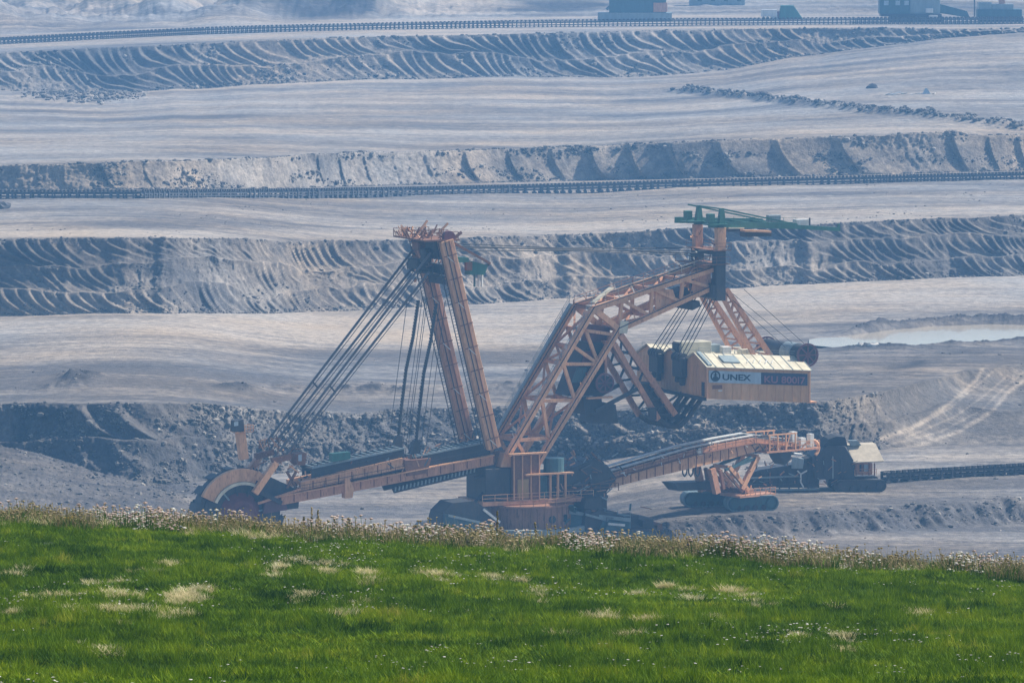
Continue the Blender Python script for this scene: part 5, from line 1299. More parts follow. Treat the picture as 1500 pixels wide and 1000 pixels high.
# ------------------------------------------------------------------ belt conveyors
def conveyor(name, label, px_list, base_pts, height, width, per_trestle, mat_leg, far=False, idler=2.0):
    """base_pts: world points of the foot line; trestles are copies of one mesh"""
    P = [Vector(p) for p in base_pts]
    root = empty(name, P[0]); tag(root, label, 'conveyor')
    o0 = P[0]
    d0 = (P[-1] - P[0]); ang = math.atan2(d0.y, d0.x)
    belt = MB(); st1 = MB()
    for a, b in zip(P[:-1], P[1:]):
        a = a - o0; b = b - o0; h = V3((0, 0, height))
        sdv = V3((-(b - a).y, (b - a).x, 0)).normalized() * (width / 2)
        belt.bar(a + h * 0.86, b + h * 0.86, width * 0.9, 0.14)
        belt.bar(a + h * 0.99 + sdv * 0.8, b + h * 0.99 + sdv * 0.8, width * 0.3, 0.12)
    bo = belt.build('belt', BLACK, root)
    for sgn in (-1, 1):
        st1 = MB()
        for a, b in zip(P[:-1], P[1:]):
            a = a - o0; b = b - o0; sdv = V3((-(b - a).y, (b - a).x, 0)).normalized() * (width / 2 * sgn)
            st1.bar(a + sdv + V3((0, 0, height * 0.70)), b + sdv + V3((0, 0, height * 0.70)), 0.22, 0.34); st1.bar(a + sdv + V3((0, 0, height * 0.36)), b + sdv + V3((0, 0, height * 0.36)), 0.18, 0.26)
        st1.build('stringer', mat_leg, root)
    tm = MB()
    for sy in (-1, 1):
        tm.bar((0, sy * width / 2, -0.8), (0, sy * width / 2, height), 0.34, 0.34)
        tm.bar((0, sy * width * 0.5, height), (0, sy * width * 0.2, height * 0.8), 0.2, 0.2)
    tm.bar((0, -width / 2, height * 0.3), (0, width / 2, height * 0.3), 0.25)
    tm.bar((0, -width / 2 - .3, 0.06), (0, width / 2 + .3, 0.06), 0.9, 0.5)
    me = None; tot = [0.0]
    for a, b in zip(P[:-1], P[1:]): tot.append(tot[-1] + (b - a).length)
    n_ = int(tot[-1] / per_trestle)
    idm = MB(); joined = MB()
    for i in range(n_ + 1):
        s = min(i * per_trestle, tot[-1] - 1e-3); k = max(j for j in range(len(P) - 1) if tot[j] <= s)
        p = P[k].lerp(P[k + 1], (s - tot[k]) / (tot[k + 1] - tot[k])) - o0; dv = P[k + 1] - P[k]; an = math.atan2(dv.y, dv.x)
        if far:
            cs, sn = math.cos(an), math.sin(an)
            joined.add([(p.x + v[0] * cs - v[1] * sn, p.y + v[0] * sn + v[1] * cs, p.z + v[2]) for v in tm.v], tm.f)
        elif me is None:
            o = tm.build('trestle', mat_leg, root); me = o.data; o.location = p; o.rotation_euler = (0, 0, an)
        else:
            o = link(bpy.data.objects.new('trestle', me), root); o.location = p + V3((rnd.uniform(-.25, .25), rnd.uniform(-.1, .1), rnd.uniform(-.12, .06))); o.rotation_euler = (0, rnd.uniform(-.05, .05), an + rnd.uniform(-.12, .12)); o.scale = (rnd.uniform(.7, 1.5), 1, rnd.uniform(.94, 1.08))
    if far: o = joined.build('trestles', mat_leg, root); o['kind'] = 'stuff'
    m_ = int(tot[-1] / idler)
    for i in range(m_):
        s = (i + .5) * idler; k = max(j for j in range(len(P) - 1) if tot[j] <= s)
        p = P[k].lerp(P[k + 1], (s - tot[k]) / (tot[k + 1] - tot[k])) - o0
        dv = (P[k + 1] - P[k]).normalized(); sdv = V3((-dv.y, dv.x, 0)) * (width / 2 + 0.1)
        idm.bar(p - sdv + V3((0, 0, height * 1.05)), p - sdv + dv * (idler * 0.52) + V3((0, 0, height * 1.05)), 0.5, 0.45)
    o = idm.build('idler_covers', DARK, root); o['kind'] = 'stuff'
    return root
nc_ = [(1296, 706), (1360, 702), (1430, 698), (1500, 694), (1700, 683)]
conveyor('belt_conveyor', 'dark belt conveyor running right from the hopper car along the road', None, [on_level(x, y, ROAD_Z) for x, y in nc_], 1.75, 1.9, 2.1, DARK, False, 1.15)
def lev(px, py, zarr):
    z = float(np.interp(px, PXC, zarr)); return on_level(px, py, z - 0.15)
mc = [(-140, 293), (0, 292), (200, 292), (400, 290), (600, 286.5), (750, 283), (1000, 276), (1250, 270), (1500, 264), (1640, 261)]
conveyor('belt_conveyor', 'long dark conveyor line on the middle bench below the low pale bank', None, [lev(x, y, z2s) for x, y in mc], 2.0, 2.4, 1.9, painted('blue_grey_steel', (0.09, 0.10, 0.115), (0.10, 0.07, 0.05), 0.5), False, 0.95)
fc = [(-140, 73), (0, 66), (150, 58), (300, 51), (400, 48), (600, 43.5), (750, 41), (1000, 38), (1250, 36.5), (1500, 35.5), (1640, 35)]
def levf(px, py):
    z = float(np.interp(px, PXC, z4s)); return on_level(px, py, z - 0.1)
conveyor('belt_conveyor', 'farthest conveyor line along the top edge of the far bank', None, [levf(x, y) for x, y in fc], 2.3, 2.4, 1.5, MATS['blue_grey_steel'], True, 1.4)

# ------------------------------------------------------------------ far machines along the top of the picture
def far_frame(name, px, py, ang=0.0, back=0.0):
    p = levf(px, py); p = Vector((p.x * (1 + back / p.y), p.y + back, p.z))
    p.z = far_z(px, p.y) - 0.1
    return Frame(name, p, ang)
f = far_frame('transfer_station', 1340, 33); T_ = f.root; tag(T_, 'blue grey transfer station on crawlers with hall and pale roof, beyond far bank', 'mining machine')
def fb(par, name, x0, x1, y0, y1, z0, z1, mat, bev=0.05): return MB().box(x0, x1, y0, y1, z0, z1).build(name, mat, par, bev)
for y in (-3, 3): crawler('crawler_track', T_, 0.5, y, 0, 19, 2.4, 2.2, DARK, 0.8)
fb(T_, 'machine_deck', -12, 9, -4.5, 4.5, 2.1, 3.0, DARK)
fb(T_, 'machine_hall', -12.5, -2.0, -4, 4, 3.0, 9.5, TEAL); fb(T_, 'upper_hall', -9, -1.0, -3, 3, 9.5, 13.0, GREYROOF)
MB().hexa([(-13, -4.5, 10), (-10, -4.5, 10), (-10, 4.5, 10), (-13, 4.5, 10), (-13, -4.5, 10.6), (-9.4, -4.5, 10.6), (-9.4, 4.5, 10.6), (-13, 4.5, 10.6)]).build('hall_canopy', GREYROOF, T_)
MB().hexa([(-1, -3.5, 9.6), (9, -3.5, 8.0), (9, 3.5, 8.0), (-1, 3.5, 9.6), (0, -3.5, 12.0), (7.5, -3.5, 10.4), (7.5, 3.5, 10.4), (0, 3.5, 12.0)]).build('pale_roof', WHITE, T_)
fb(T_, 'side_house', -1.9, 8.5, -3.6, 3.6, 3.0, 7.8, GREYROOF); fb(T_, 'white_cabinet', 3.5, 6.0, -4.6, -3.7, 3.4, 5.0, WHITE); fb(T_, 'white_cabinet', 4.5, 7.5, -5.4, -4.6, 1.6, 2.6, WHITE)
MB().hexa([(8.6, -1.8, 3.2), (19, -1.8, 1.6), (19, 1.8, 1.6), (8.6, 1.8, 3.2), (8.6, -1.8, 6.4), (18, -1.8, 3.9), (18, 1.8, 3.9), (8.6, 1.8, 6.4)]).build('belt_tail', TEAL, T_)
for x in (-11, -7, -4): fb(T_, 'hall_window', x, x + 1.6, -4.06, -4.02, 6.0, 7.6, SIGNBLUE, 0)
f = far_frame('spreader_machine', 1464, 33); S_ = f.root; tag(S_, 'far grey spreader with leaning boom post near the right end of the far conveyor', 'mining machine')
for y in (-3, 3): crawler('crawler_track', S_, 0, y, 0, 15, 2.2, 2.0, DARK, 0.8)
fb(S_, 'machine_deck', -8, 7.5, -4, 4, 2.0, 4.6, TEAL); fb(S_, 'cabin', -7.5, -3, -3.4, 3, 4.6, 7.0, GREYROOF); fb(S_, 'machine_house', -2.8, 4.6, -3.4, 3, 4.6, 6.4, GREYROOF)
one_bar('boom_post', (1.0, -1.5, 6.4), (-1.6, -1.5, 17), 1.8, ORANGE2, S_); one_bar('boom_post', (1.0, 1.5, 6.4), (-1.6, 1.5, 17), 1.8, ORANGE2, S_)
one_bar('boom', (-14, 0, 15.2), (9, 0, 15.9), 2.4, DARK, S_, 1.4); one_bar('signal_post', (-9, -3, 2), (-9, -3, 9), 0.4, DARK, S_)
f = far_frame('belt_wagon', 938, 40, 0.0, 70.0); W_ = f.root; tag(W_, 'far blue grey belt wagon on a pale base at the top centre right', 'mining machine')
fb(W_, 'pontoon', -15, 11, -4, 4, 0.0, 3.0, GREYROOF); fb(W_, 'machine_house', -11, 9, -3.4, 3.4, 3.0, 8.5, TEAL); fb(W_, 'upper_house', -5, 5, -3, 3, 8.5, 13, DARK)
fb(W_, 'orange_house', 4.5, 9.4, -3.8, -3.45, 3.2, 6.5, ORANGE2); one_bar('boom', (-12, 0, 4), (-2, 0, 13), 1.0, GREYROOF, W_); one_bar('boom', (-2, 0, 13), (12, 0, 10), 1.0, GREYROOF, W_)
f = far_frame('service_truck', 1132, 37, 0.0, 60.0); K_ = f.root; tag(K_, 'small pale service truck parked beside a green container beyond the far conveyor', 'truck')
fb(K_, 'cargo_body', -4.2, 1.4, -1.3, 1.3, 1.1, 3.6, WHITE); fb(K_, 'cab', 1.6, 3.8, -1.25, 1.25, 0.7, 3.0, RED)
fb(K_, 'windscreen', 3.8, 3.86, -1.0, 1.0, 1.8, 2.7, GLASS, 0)
for x in (-3.2, -1.8, 2.6):
    for y in (-1.2, 1.2): MB().tube((x, y - .2, .52), (x, y + .2, .52), 0.52, 12).build('wheel', BLACK, K_)
f = far_frame('container', 1156, 37, 0.0, 62.0); G_ = f.root; tag(G_, 'green equipment container with sloped lid beside the small pale truck', 'container')
MB().hexa([(-4, -2, 0), (5, -2, 0), (5, 2, 0), (-4, 2, 0), (-3, -2, 5.0), (1.5, -2, 5.0), (1.5, 2, 5.0), (-3, 2, 5.0)]).build('container_body', GREEN, G_, 0.1); fb(G_, 'step_box', -6.5, -4.1, -1.6, 1.6, 0, 2.2, WHITE)
f = far_frame('site_hut', 1052, 36, 0.0, 210.0); U_ = f.root; tag(U_, 'low blue grey site hut at the very top edge right of centre', 'hut')
fb(U_, 'hut_body', -11, 10, -4, 4, 0, 4.5, GREYROOF); MB().hexa([(-11.5, -4.5, 4.5), (10.5, -4.5, 4.5), (10.5, 4.5, 4.5), (-11.5, 4.5, 4.5), (-11.5, -.3, 6.2), (10.5, -.3, 6.2), (10.5, .3, 6.2), (-11.5, .3, 6.2)]).build('roof', TEAL, U_)
for x in (-8, -3, 2, 7): fb(U_, 'window', x, x + 1.6, -4.06, -4.02, 1.8, 3.2, GLASS, 0)

# ------------------------------------------------------------------ loose things on the benches
def boulder(name, label, px, py, zarr, r, mat, squash=0.75, group=None, seed=1):
    p = lev(px, py, zarr); rr_ = random.Random(seed)
    import bmesh
    bm = bmesh.new(); bmesh.ops.create_icosphere(bm, subdivisions=2, radius=1.0)
    for v in bm.verts:
        k = 0.72 + 0.5 * rr_.random(); v.co = Vector((v.co.x * r * k * 1.15, v.co.y * r * k, (v.co.z * squash + 0.4) * r * k))
    me = bpy.data.meshes.new(name); bm.to_mesh(me); bm.free(); me.materials.append(mat)
    o = link(bpy.data.objects.new(name, me)); o.location = p; tag(o, label, 'boulder', group)
    return o
CLAY = painted('pale_clay', (0.55, 0.52, 0.47), (0.35, 0.32, 0.28), 0.5, 0.95, 0.8, 0, False)
CLOD = painted('dark_clod', (0.10, 0.10, 0.105), (0.2, 0.19, 0.18), 0.5, 0.95, 0.8, 0, False)
boulder('boulder', 'left of the two white boulders at the near edge of the pond', 1263, 511, z1s, 1.1, CLAY, seed=3)
boulder('boulder', 'right of the two white boulders at the near edge of the pond', 1279, 512, z1s, 1.2, CLAY, seed=4)
boulder('boulder', 'dark boulder at the left edge just below the middle conveyor', 4, 306, z2s, 1.6, CLOD, 0.6, seed=5)
def z3at(px, py):
    z = float(np.interp(px, PXC, z3s)); 
    for _ in range(6):
        p = on_level(px, py, z); d0 = float(np.interp(px, PXC, Dc3)); d1 = float(np.interp(px, PXC, Dt4)); t = (p.y - d0) / (d1 - d0)
        z = float(np.interp(px, PXC, z3s)) * (1 - t) + float(np.interp(px, PXC, zt4)) * t
    return z
zb_ = z3at(1277, 131)
boulder('boulder', 'lone dark lump on the wide upper bench near the scrap sheets', 1277, 132, np.full(NC, zb_), 1.5, CLOD, 0.8, seed=6)
zb_ = z3at(1335, 140)
sc_ = empty('scrap_pile', on_level(1335, 141, zb_)); tag(sc_, 'pile of pale green scrap sheets lying on the wide upper bench', 'scrap')
for i in range(12):
    x = rnd.uniform(-8, 7); y = rnd.uniform(-2, 2); a = V3((x, y, 0.2)); one_bar('sheet', a, a + V3((rnd.uniform(1.5, 4.0), rnd.uniform(-1, 1), rnd.uniform(0.1, 1.0))), rnd.uniform(.8, 1.8), (WHITE, GREYROOF, SIGNBLUE)[i % 3], sc_, 0.15)
MB().hexa([(3, -1, 0), (6, -1, 0), (6, 1, 0), (3, 1, 0), (4, -.2, 2.3), (4.5, -.2, 2.3), (4.5, .2, 2.3), (4, .2, 2.3)]).build('bent_sheet', SIGNBLUE, sc_)

# fittings that roughen the bridge and the hopper car
for k in range(60):
    px = rnd.uniform(890, 1195); py = np.interp(px, [882, 940, 1013, 1060, 1105, 1168, 1195], [700, 684, 663, 653, 645, 650, 650]) + rnd.uniform(-6, 9)
    a = Q(px, py, YN - rnd.uniform(0.2, .9)); one_bar('bridge_fitting', a, a + V3((rnd.uniform(-.8, .8), 0, rnd.uniform(-.8, .8))), rnd.uniform(.07, .18), (RUST, ORANGE, DARK, WHITE)[k % 4], BR)
for k in range(60):
    a = K(rnd.uniform(1100, 1252), rnd.uniform(668, 712), -2.5 - rnd.uniform(0, .5)); one_bar('hopper_fitting', a, a + V3((rnd.uniform(-1.2, 1.2), 0, rnd.uniform(-.7, .7))), rnd.uniform(.07, .2), (DARK, RUST, GREYROOF, DARK, ORANGE2)[k % 5], HR)
for k in range(26):
    a = Q(rnd.uniform(1040, 1125), rnd.uniform(680, 722), YN - rnd.uniform(-.4, .8)); one_bar('leg_fitting', a, a + V3((rnd.uniform(-.9, .9), 0, rnd.uniform(-.9, .9))), rnd.uniform(.07, .2), (DARK, RUST, ORANGE)[k % 3], BR)

for k in range(60):
    a = Q(rnd.uniform(800, 905), rnd.uniform(662, 735), -2.7 - rnd.uniform(0, .8)); one_bar('hopper_frame', a, a + V3((rnd.uniform(-2.4, 2.4), 0, rnd.uniform(-1.0, 1.0))), rnd.uniform(.09, .24), (RUST, DARK, ORANGE2, GREYROOF, STEEL)[k % 5], BR)
# ------------------------------------------------------------------ grassy hill in front
HX = np.linspace(-260, 260, 261); HY = np.concatenate([np.linspace(-120, 96, 55), np.linspace(98, 214, 117), np.linspace(216, 436, 90)])
def hill_z(x, y):
    x = np.asarray(x, float); y = np.asarray(y, float)
    base = np.where(y < 118, 107.3 - 0.1331 * y, 91.6 - 0.0890 * (y - 118))
    und = 0.16 * fbm(x / 9.0, y / 12.0, 3, 91) + 0.10 * fbm(x / 3.0, y / 3.5, 2, 92)
    und = und + 0.20 * fbm(x / 1.0, y / 2.0, 3, 88) * sstep(80, 95, y)
    tilt = -0.053 * x * sstep(100, 190, y) - 0.006 * np.clip(x, -40, 40) * sstep(150, 200, y) * 0
    yc = 199.0 + 2.0 * fbm(x / 20.0, x * 0, 2, 93)
    over = np.maximum(0, y - yc)
    top = base + tilt + und
    down = np.where(over < 6, 0.012 * over ** 2 * 3, 0.012 * 36 * 3 + 0.43 * (over - 6))
    z = top - down
    return np.where(y > 205, np.maximum(z, -0.5 + 0.0 * x), z)
GX, GY = np.meshgrid(HX, HY)
GZ = hill_z(GX, GY)
m, nt, b = new_mat('turf_soil')
pos = node(nt, 'ShaderNodeNewGeometry').outputs['Position']
cc = ramp(nt, noise_n(nt, 0.8, 6, 0.6, pos), [(0.3, (0.012, 0.03, 0.004)), (0.7, (0.03, 0.06, 0.008))])
nt.links.new(cc, b.inputs['Base Color']); b.inputs['Roughness'].default_value = 1.0
hill = grid_obj('grassy_hill', GX, GY, GZ, m); tag(hill, kind='structure'); hill['label'] = 'grass covered hill in front of the pit'

def leaf_mat(name, stops, pscale=0.25, rough=0.6, trans=0.25):
    m, nt, b = new_mat(name)
    pos = node(nt, 'ShaderNodeNewGeometry').outputs['Position']
    oi = node(nt, 'ShaderNodeObjectInfo')
    n1 = noise_n(nt, pscale, 5, 0.6, pos)
    q = node(nt, 'ShaderNodeMath', operation='MULTIPLY_ADD'); nt.links.new(oi.outputs['Random'], q.inputs[0]); q.inputs[1].default_value = 0.5
    q2 = node(nt, 'ShaderNodeMath', operation='MULTIPLY_ADD'); nt.links.new(n1, q2.inputs[0]); q2.inputs[1].default_value = 2.2; q2.inputs[2].default_value = -0.95
    nt.links.new(q2.outputs[0], q.inputs[2])
    c = ramp(nt, q.outputs[0], stops)
    nt.links.new(c, b.inputs['Base Color']); b.inputs['Roughness'].default_value = rough; b.inputs['Specular IOR Level'].default_value = 0.06
    tr = node(nt, 'ShaderNodeBsdfTranslucent'); nt.links.new(c, tr.inputs[0])
    mx = node(nt, 'ShaderNodeMixShader'); mx.inputs[0].default_value = trans
    out = [x for x in nt.nodes if x.type == 'OUTPUT_MATERIAL'][0]
    nt.links.new(b.outputs[0], mx.inputs[1]); nt.links.new(tr.outputs[0], mx.inputs[2]); nt.links.new(mx.outputs[0], out.inputs['Surface'])
    return m
GRASS = leaf_mat('grass_blades', [(0.0, (0.020, 0.060, 0.001)), (0.25, (0.070, 0.145, 0.001)), (0.55, (0.145, 0.235, 0.001)), (0.8, (0.24, 0.31, 0.004)), (1.0, (0.34, 0.32, 0.05))], 0.22)
HERB = leaf_mat('herb_leaves', [(0.0, (0.025, 0.07, 0.006)), (0.5, (0.065, 0.14, 0.008)), (1.0, (0.12, 0.20, 0.015))], 0.3)
STRAW = leaf_mat('dry_straw', [(0.0, (0.50, 0.43, 0.22)), (0.5, (0.70, 0.62, 0.36)), (1.0, (0.82, 0.75, 0.50))], 0.5)
TAN = leaf_mat('tan_stems', [(0.0, (0.20, 0.16, 0.07)), (0.5, (0.34, 0.28, 0.14)), (1.0, (0.46, 0.37, 0.22))], 0.5)
PETAL = leaf_mat('white_petals', [(0.0, (0.55, 0.53, 0.46)), (1.0, (0.75, 0.73, 0.66))], 0.5)
PINK = leaf_mat('pale_pink_seedheads', [(0.0, (0.40, 0.30, 0.25)), (1.0, (0.58, 0.48, 0.42))], 0.5)
YEL = leaf_mat('yellow_petals', [(0.0, (0.50, 0.32, 0.02)), (1.0, (0.62, 0.45, 0.05))], 0.5)

def blades(n, rad, h0, h1, w, lean, seed, mat_i=0, base=0.0):
    r = np.random.RandomState(seed); V = []; F = []; M = []
    for i in range(n):
        a = r.rand() * 6.283; d = rad * math.sqrt(r.rand()); x, y = d * math.cos(a), d * math.sin(a)
        h = h0 + (h1 - h0) * r.rand(); t = r.rand() * 6.283; l = lean * h * (0.3 + r.rand()); b_ = r.rand() * 3.1416
        wx, wy = math.cos(b_) * w / 2, math.sin(b_) * w / 2; lx, ly = math.cos(t) * l, math.sin(t) * l
        k = len(V)
        V += [(x - wx, y - wy, base), (x + wx, y + wy, base), (x + lx * .35 + wx * .8, y + ly * .35 + wy * .8, base + h * .55), (x + lx * .35 - wx * .8, y + ly * .35 - wy * .8, base + h * .55), (x + lx, y + ly, base + h)]
        F += [(k, k + 1, k + 2, k + 3), (k + 3, k + 2, k + 4)]; M += [mat_i, mat_i]
    return V, F, M
def heads(n, rad, h0, h1, r0, r1, seed, mat_stem, mat_head, flat=0.3):
    r = np.random.RandomState(seed); V = []; F = []; M = []
    for i in range(n):
        a = r.rand() * 6.283; d = rad * math.sqrt(r.rand()); x, y = d * math.cos(a), d * math.sin(a); h = h0 + (h1 - h0) * r.rand()
        k = len(V); V += [(x - .006, y, 0), (x + .006, y, 0), (x + .006, y, h), (x - .006, y, h)]; F.append((k, k + 1, k + 2, k + 3)); M.append(mat_stem)
        R0 = r0 + (r1 - r0) * r.rand(); k = len(V); m_ = 6
        V.append((x, y, h + R0 * flat)); V += [(x + R0 * math.cos(6.283 * j / m_) * (0.7 + .5 * r.rand()), y + R0 * math.sin(6.283 * j / m_) * (0.7 + .5 * r.rand()), h + R0 * 0.1 * r.rand()) for j in range(m_)]; V.append((x, y, h - R0 * flat))
        for j in range(m_):
            F += [(k, k + 1 + j, k + 1 + (j + 1) % m_), (k + m_ + 1, k + 1 + (j + 1) % m_, k + 1 + j)]; M += [mat_head, mat_head]
    return V, F, M
def proto(name, groups, mats):
    V = []; F = []; M = []
    for v, f, mm in groups:
        k = len(V); V += v; F += [tuple(i + k for i in q) for q in f]; M += mm
    me = bpy.data.meshes.new(name); me.from_pydata(V, [], F)
    for mt in mats: me.materials.append(mt)
    me.polygons.foreach_set('material_index', M); me.update()
    return me

def scatter(name, label, protos, pts, smin, smax, seed, kind='stuff', power=False):
    """one object whose points carry copies of the small clump meshes (geometry nodes)"""
    me = bpy.data.meshes.new(name); me.vertices.add(len(pts)); me.vertices.foreach_set('co', np.asarray(pts, np.float32).ravel())
    o = link(bpy.data.objects.new(name, me)); o['kind'] = kind; o['label'] = label
    hid = bpy.data.collections.new(name + '_clumps')
    for p in protos:
        po = bpy.data.objects.new(p.name, p); hid.objects.link(po)
    ng = bpy.data.node_groups.new(name + '_spread', 'GeometryNodeTree')
    ng.interface.new_socket('Geometry', in_out='INPUT', socket_type='NodeSocketGeometry'); ng.interface.new_socket('Geometry', in_out='OUTPUT', socket_type='NodeSocketGeometry')
    gi = ng.nodes.new('NodeGroupInput'); go = ng.nodes.new('NodeGroupOutput')
    ci = ng.nodes.new('GeometryNodeCollectionInfo'); ci.inputs['Collection'].default_value = hid; ci.inputs['Separate Children'].default_value = True; ci.inputs['Reset Children'].default_value = True
    ip = ng.nodes.new('GeometryNodeInstanceOnPoints'); ip.inputs['Pick Instance'].default_value = True
    rv = ng.nodes.new('FunctionNodeRandomValue'); rv.data_type = 'INT'; rv.inputs['Min'].default_value = 0 if 'Min' in rv.inputs else 0
    ints = [s for s in rv.inputs if s.type == 'INT' and s.name in ('Min', 'Max')]; ints[0].default_value = 0; ints[1].default_value = len(protos) - 1
    rs = ng.nodes.new('FunctionNodeRandomValue'); rs.data_type = 'FLOAT'
    fl = [s for s in rs.inputs if s.type == 'VALUE' and s.name in ('Min', 'Max')]; fl[0].default_value = smin; fl[1].default_value = smax
    rr_ = ng.nodes.new('FunctionNodeRandomValue'); rr_.data_type = 'FLOAT_VECTOR'
    ve = [s for s in rr_.inputs if s.type == 'VECTOR' and s.name in ('Min', 'Max')]; ve[0].default_value = (0, 0, 0); ve[1].default_value = (0.15, 0.15, 6.283)
    for q, s in ((rv, 1), (rs, 2), (rr_, 3)): q.inputs['Seed'].default_value = seed * 10 + s
    iout = [s for s in rv.outputs if s.type == 'INT'][0]; fout = [s for s in rs.outputs if s.type == 'VALUE'][0]; vout = [s for s in rr_.outputs if s.type == 'VECTOR'][0]
    L = ng.links
    L.new(gi.outputs[0], ip.inputs['Points']); L.new(ci.outputs[0], ip.inputs['Instance']); L.new(iout, ip.inputs['Instance Index'])
    L.new(fout, ip.inputs['Scale']); L.new(vout, ip.inputs['Rotation']); L.new(ip.outputs[0], go.inputs[0])
    if power:                       # many small ones, few big ones
        q = np.random.RandomState(seed).rand(len(pts)); sz = np.minimum(smax, smin * (1 - q) ** -0.55)
        a = me.attributes.new('size', 'FLOAT', 'POINT'); a.data.foreach_set('value', sz.astype(np.float32))
        na = ng.nodes.new('GeometryNodeInputNamedAttribute'); na.data_type = 'FLOAT'; na.inputs['Name'].default_value = 'size'
        L.new([s for s in na.outputs if s.type == 'VALUE'][0], ip.inputs['Scale'])
    md = o.modifiers.new('spread', 'NODES'); md.node_group = ng
    return o
rg = np.random.RandomState(11)
def hill_pts(n, y0, y1, half=1.25):
    y = y0 + (y1 - y0) * rg.rand(n); x = (rg.rand(n) * 2 - 1) * (750 / FPX) * y * half + 0
    return x, y
def with_z(x, y): return np.stack([x, y, hill_z(x, y)], 1)
def crest_y(x): return 199.0 + 2.0 * fbm(x / 20.0, x * 0, 2, 93)
def img_xy(P):                        # where hill points land in the photograph, to thin the lawn from its weeds
    dz = P[:, 2] - HC; w = P[:, 1] * CT - dz * ST; return 750 + FPX * P[:, 0] / w, 500 - FPX * (P[:, 1] * ST + dz * CT) / w

GP = [proto('grass_clump', [blades(60, 0.24, 0.07, 0.19, 0.014, 0.9, s)], [GRASS]) for s in (1, 2, 3)] + [proto('leafy_clump', [blades(44, 0.22, 0.04, 0.15, 0.035, 1.1, s)], [GRASS]) for s in (4, 9)]
x, y = hill_pts(95000, 92, 205)
P = with_z(x, y)
scatter('meadow_grass', 'short bright green meadow grass covering the hill', GP, P, 0.55, 1.5, 1)
GT = [proto('tall_grass_clump', [blades(46, 0.2, 0.18, 0.42, 0.014, 0.45, s)], [GRASS]) for s in (5, 6)] + [proto('herb_clump', [blades(60, 0.24, 0.06, 0.2, 0.05, 0.8, s)], [HERB]) for s in (7, 8)]
x, y = hill_pts(40000, 92, 203)
k = fbm(x / 4.0, y / 6.0, 3, 95) + 0.35 * (rg.rand(len(x)) - 0.5)
P = with_z(x, y)[k > 0.02]
scatter('tall_grass', 'darker taller tufts and herbs among the meadow grass', GT, P, 0.5, 1.3, 2)

# dry straw tufts where the photograph shows them (pixel centre, half width, half height, number)
ST_P = [proto('straw_clump', [blades(110, 0.26, 0.10, 0.30, 0.02, 0.9, s)], [STRAW]) for s in (11, 12)]
spots = [(215, 905, 60, 8, 60), (275, 880, 30, 14, 70), (150, 902, 30, 6, 26), (180, 878, 28, 5, 18), (225, 842, 22, 5, 14), (165, 862, 26, 5, 12), (450, 832, 48, 6, 46), (500, 842, 40, 5, 26), (560, 858, 40, 6, 18), (640, 850, 50, 6, 30), (610, 845, 30, 6, 16), (720, 851, 22, 6, 16), (430, 879, 20, 6, 14), (500, 888, 40, 7, 18), (400, 850, 18, 5, 8),
         (795, 880, 16, 8, 14), (875, 912, 22, 6, 18), (965, 919, 18, 5, 14), (1043, 918, 22, 5, 16), (1100, 880, 16, 6, 12), (1072, 876, 14, 6, 8), (1020, 878, 24, 5, 10), (965, 868, 22, 5, 8), (920, 938, 12, 5, 8), (1175, 946, 12, 6, 8), (1235, 945, 14, 12, 14), (1230, 962, 10, 8, 6), (1350, 902, 12, 5, 8), (1230, 892, 12, 5, 6), (1415, 884, 14, 4, 6), (100, 955, 10, 5, 6), (155, 967, 14, 5, 8), (460, 905, 40, 8, 14), (15, 845, 12, 6, 10), (70, 882, 50, 6, 24), (25, 905, 24, 6, 12), (330, 780, 40, 6, 50), (210, 774, 28, 6, 26), (150, 763, 20, 6, 18), (300, 785, 30, 4, 24), (385, 783, 16, 5, 14), (5, 770, 12, 5, 8), (270, 835, 20, 4, 8), (760, 858, 12, 4, 6), (1120, 895, 20, 4, 6), (680, 903, 10, 4, 5), (820, 935, 20, 4, 6), (935, 880, 10, 4, 6)]
SP = []
for (cx, cy, hw_, hh_, n_) in spots:
    subs = [(cx + rg.randn() * hw_ * 0.6, cy + rg.randn() * hh_ * 0.55, 2 + 4 * rg.rand()) for _ in range(max(2, n_ // 4))]
    for i in range(int(n_ * 1.35)):
        sx, sy, sr = subs[rg.randint(len(subs))]
        px = sx + rg.randn() * sr; py = sy + rg.randn() * 1.3
        d = ray(px, py); t0 = 92.0
        for tt in np.arange(92, 204, 0.5):
            if HC + d[2] / d[1] * tt <= float(hill_z(d[0] / d[1] * tt, tt)): t0 = tt; break
        else: t0 = 198
        SP.append((d[0] / d[1] * t0, t0))
SP = np.array(SP)
scatter('dry_grass', 'pale straw coloured patches of dry grass in the meadow', ST_P, with_z(SP[:, 0], SP[:, 1]), 0.5, 1.0, 3)
# small white and yellow flowers in the grass
FP = [proto('white_flowers', [heads(3, 0.3, 0.12, 0.3, 0.018, 0.035, s, 0, 1)], [GRASS, PETAL]) for s in (21, 22)]
x, y = hill_pts(4200, 92, 199); k = fbm(x / 5.0, y / 7.0, 3, 96) + 0.4 * (rg.rand(len(x)) - .5)
scatter('meadow_flowers', 'tiny white flowers sprinkled through the meadow', FP, with_z(x, y)[k > 0.22], 0.7, 1.3, 4)
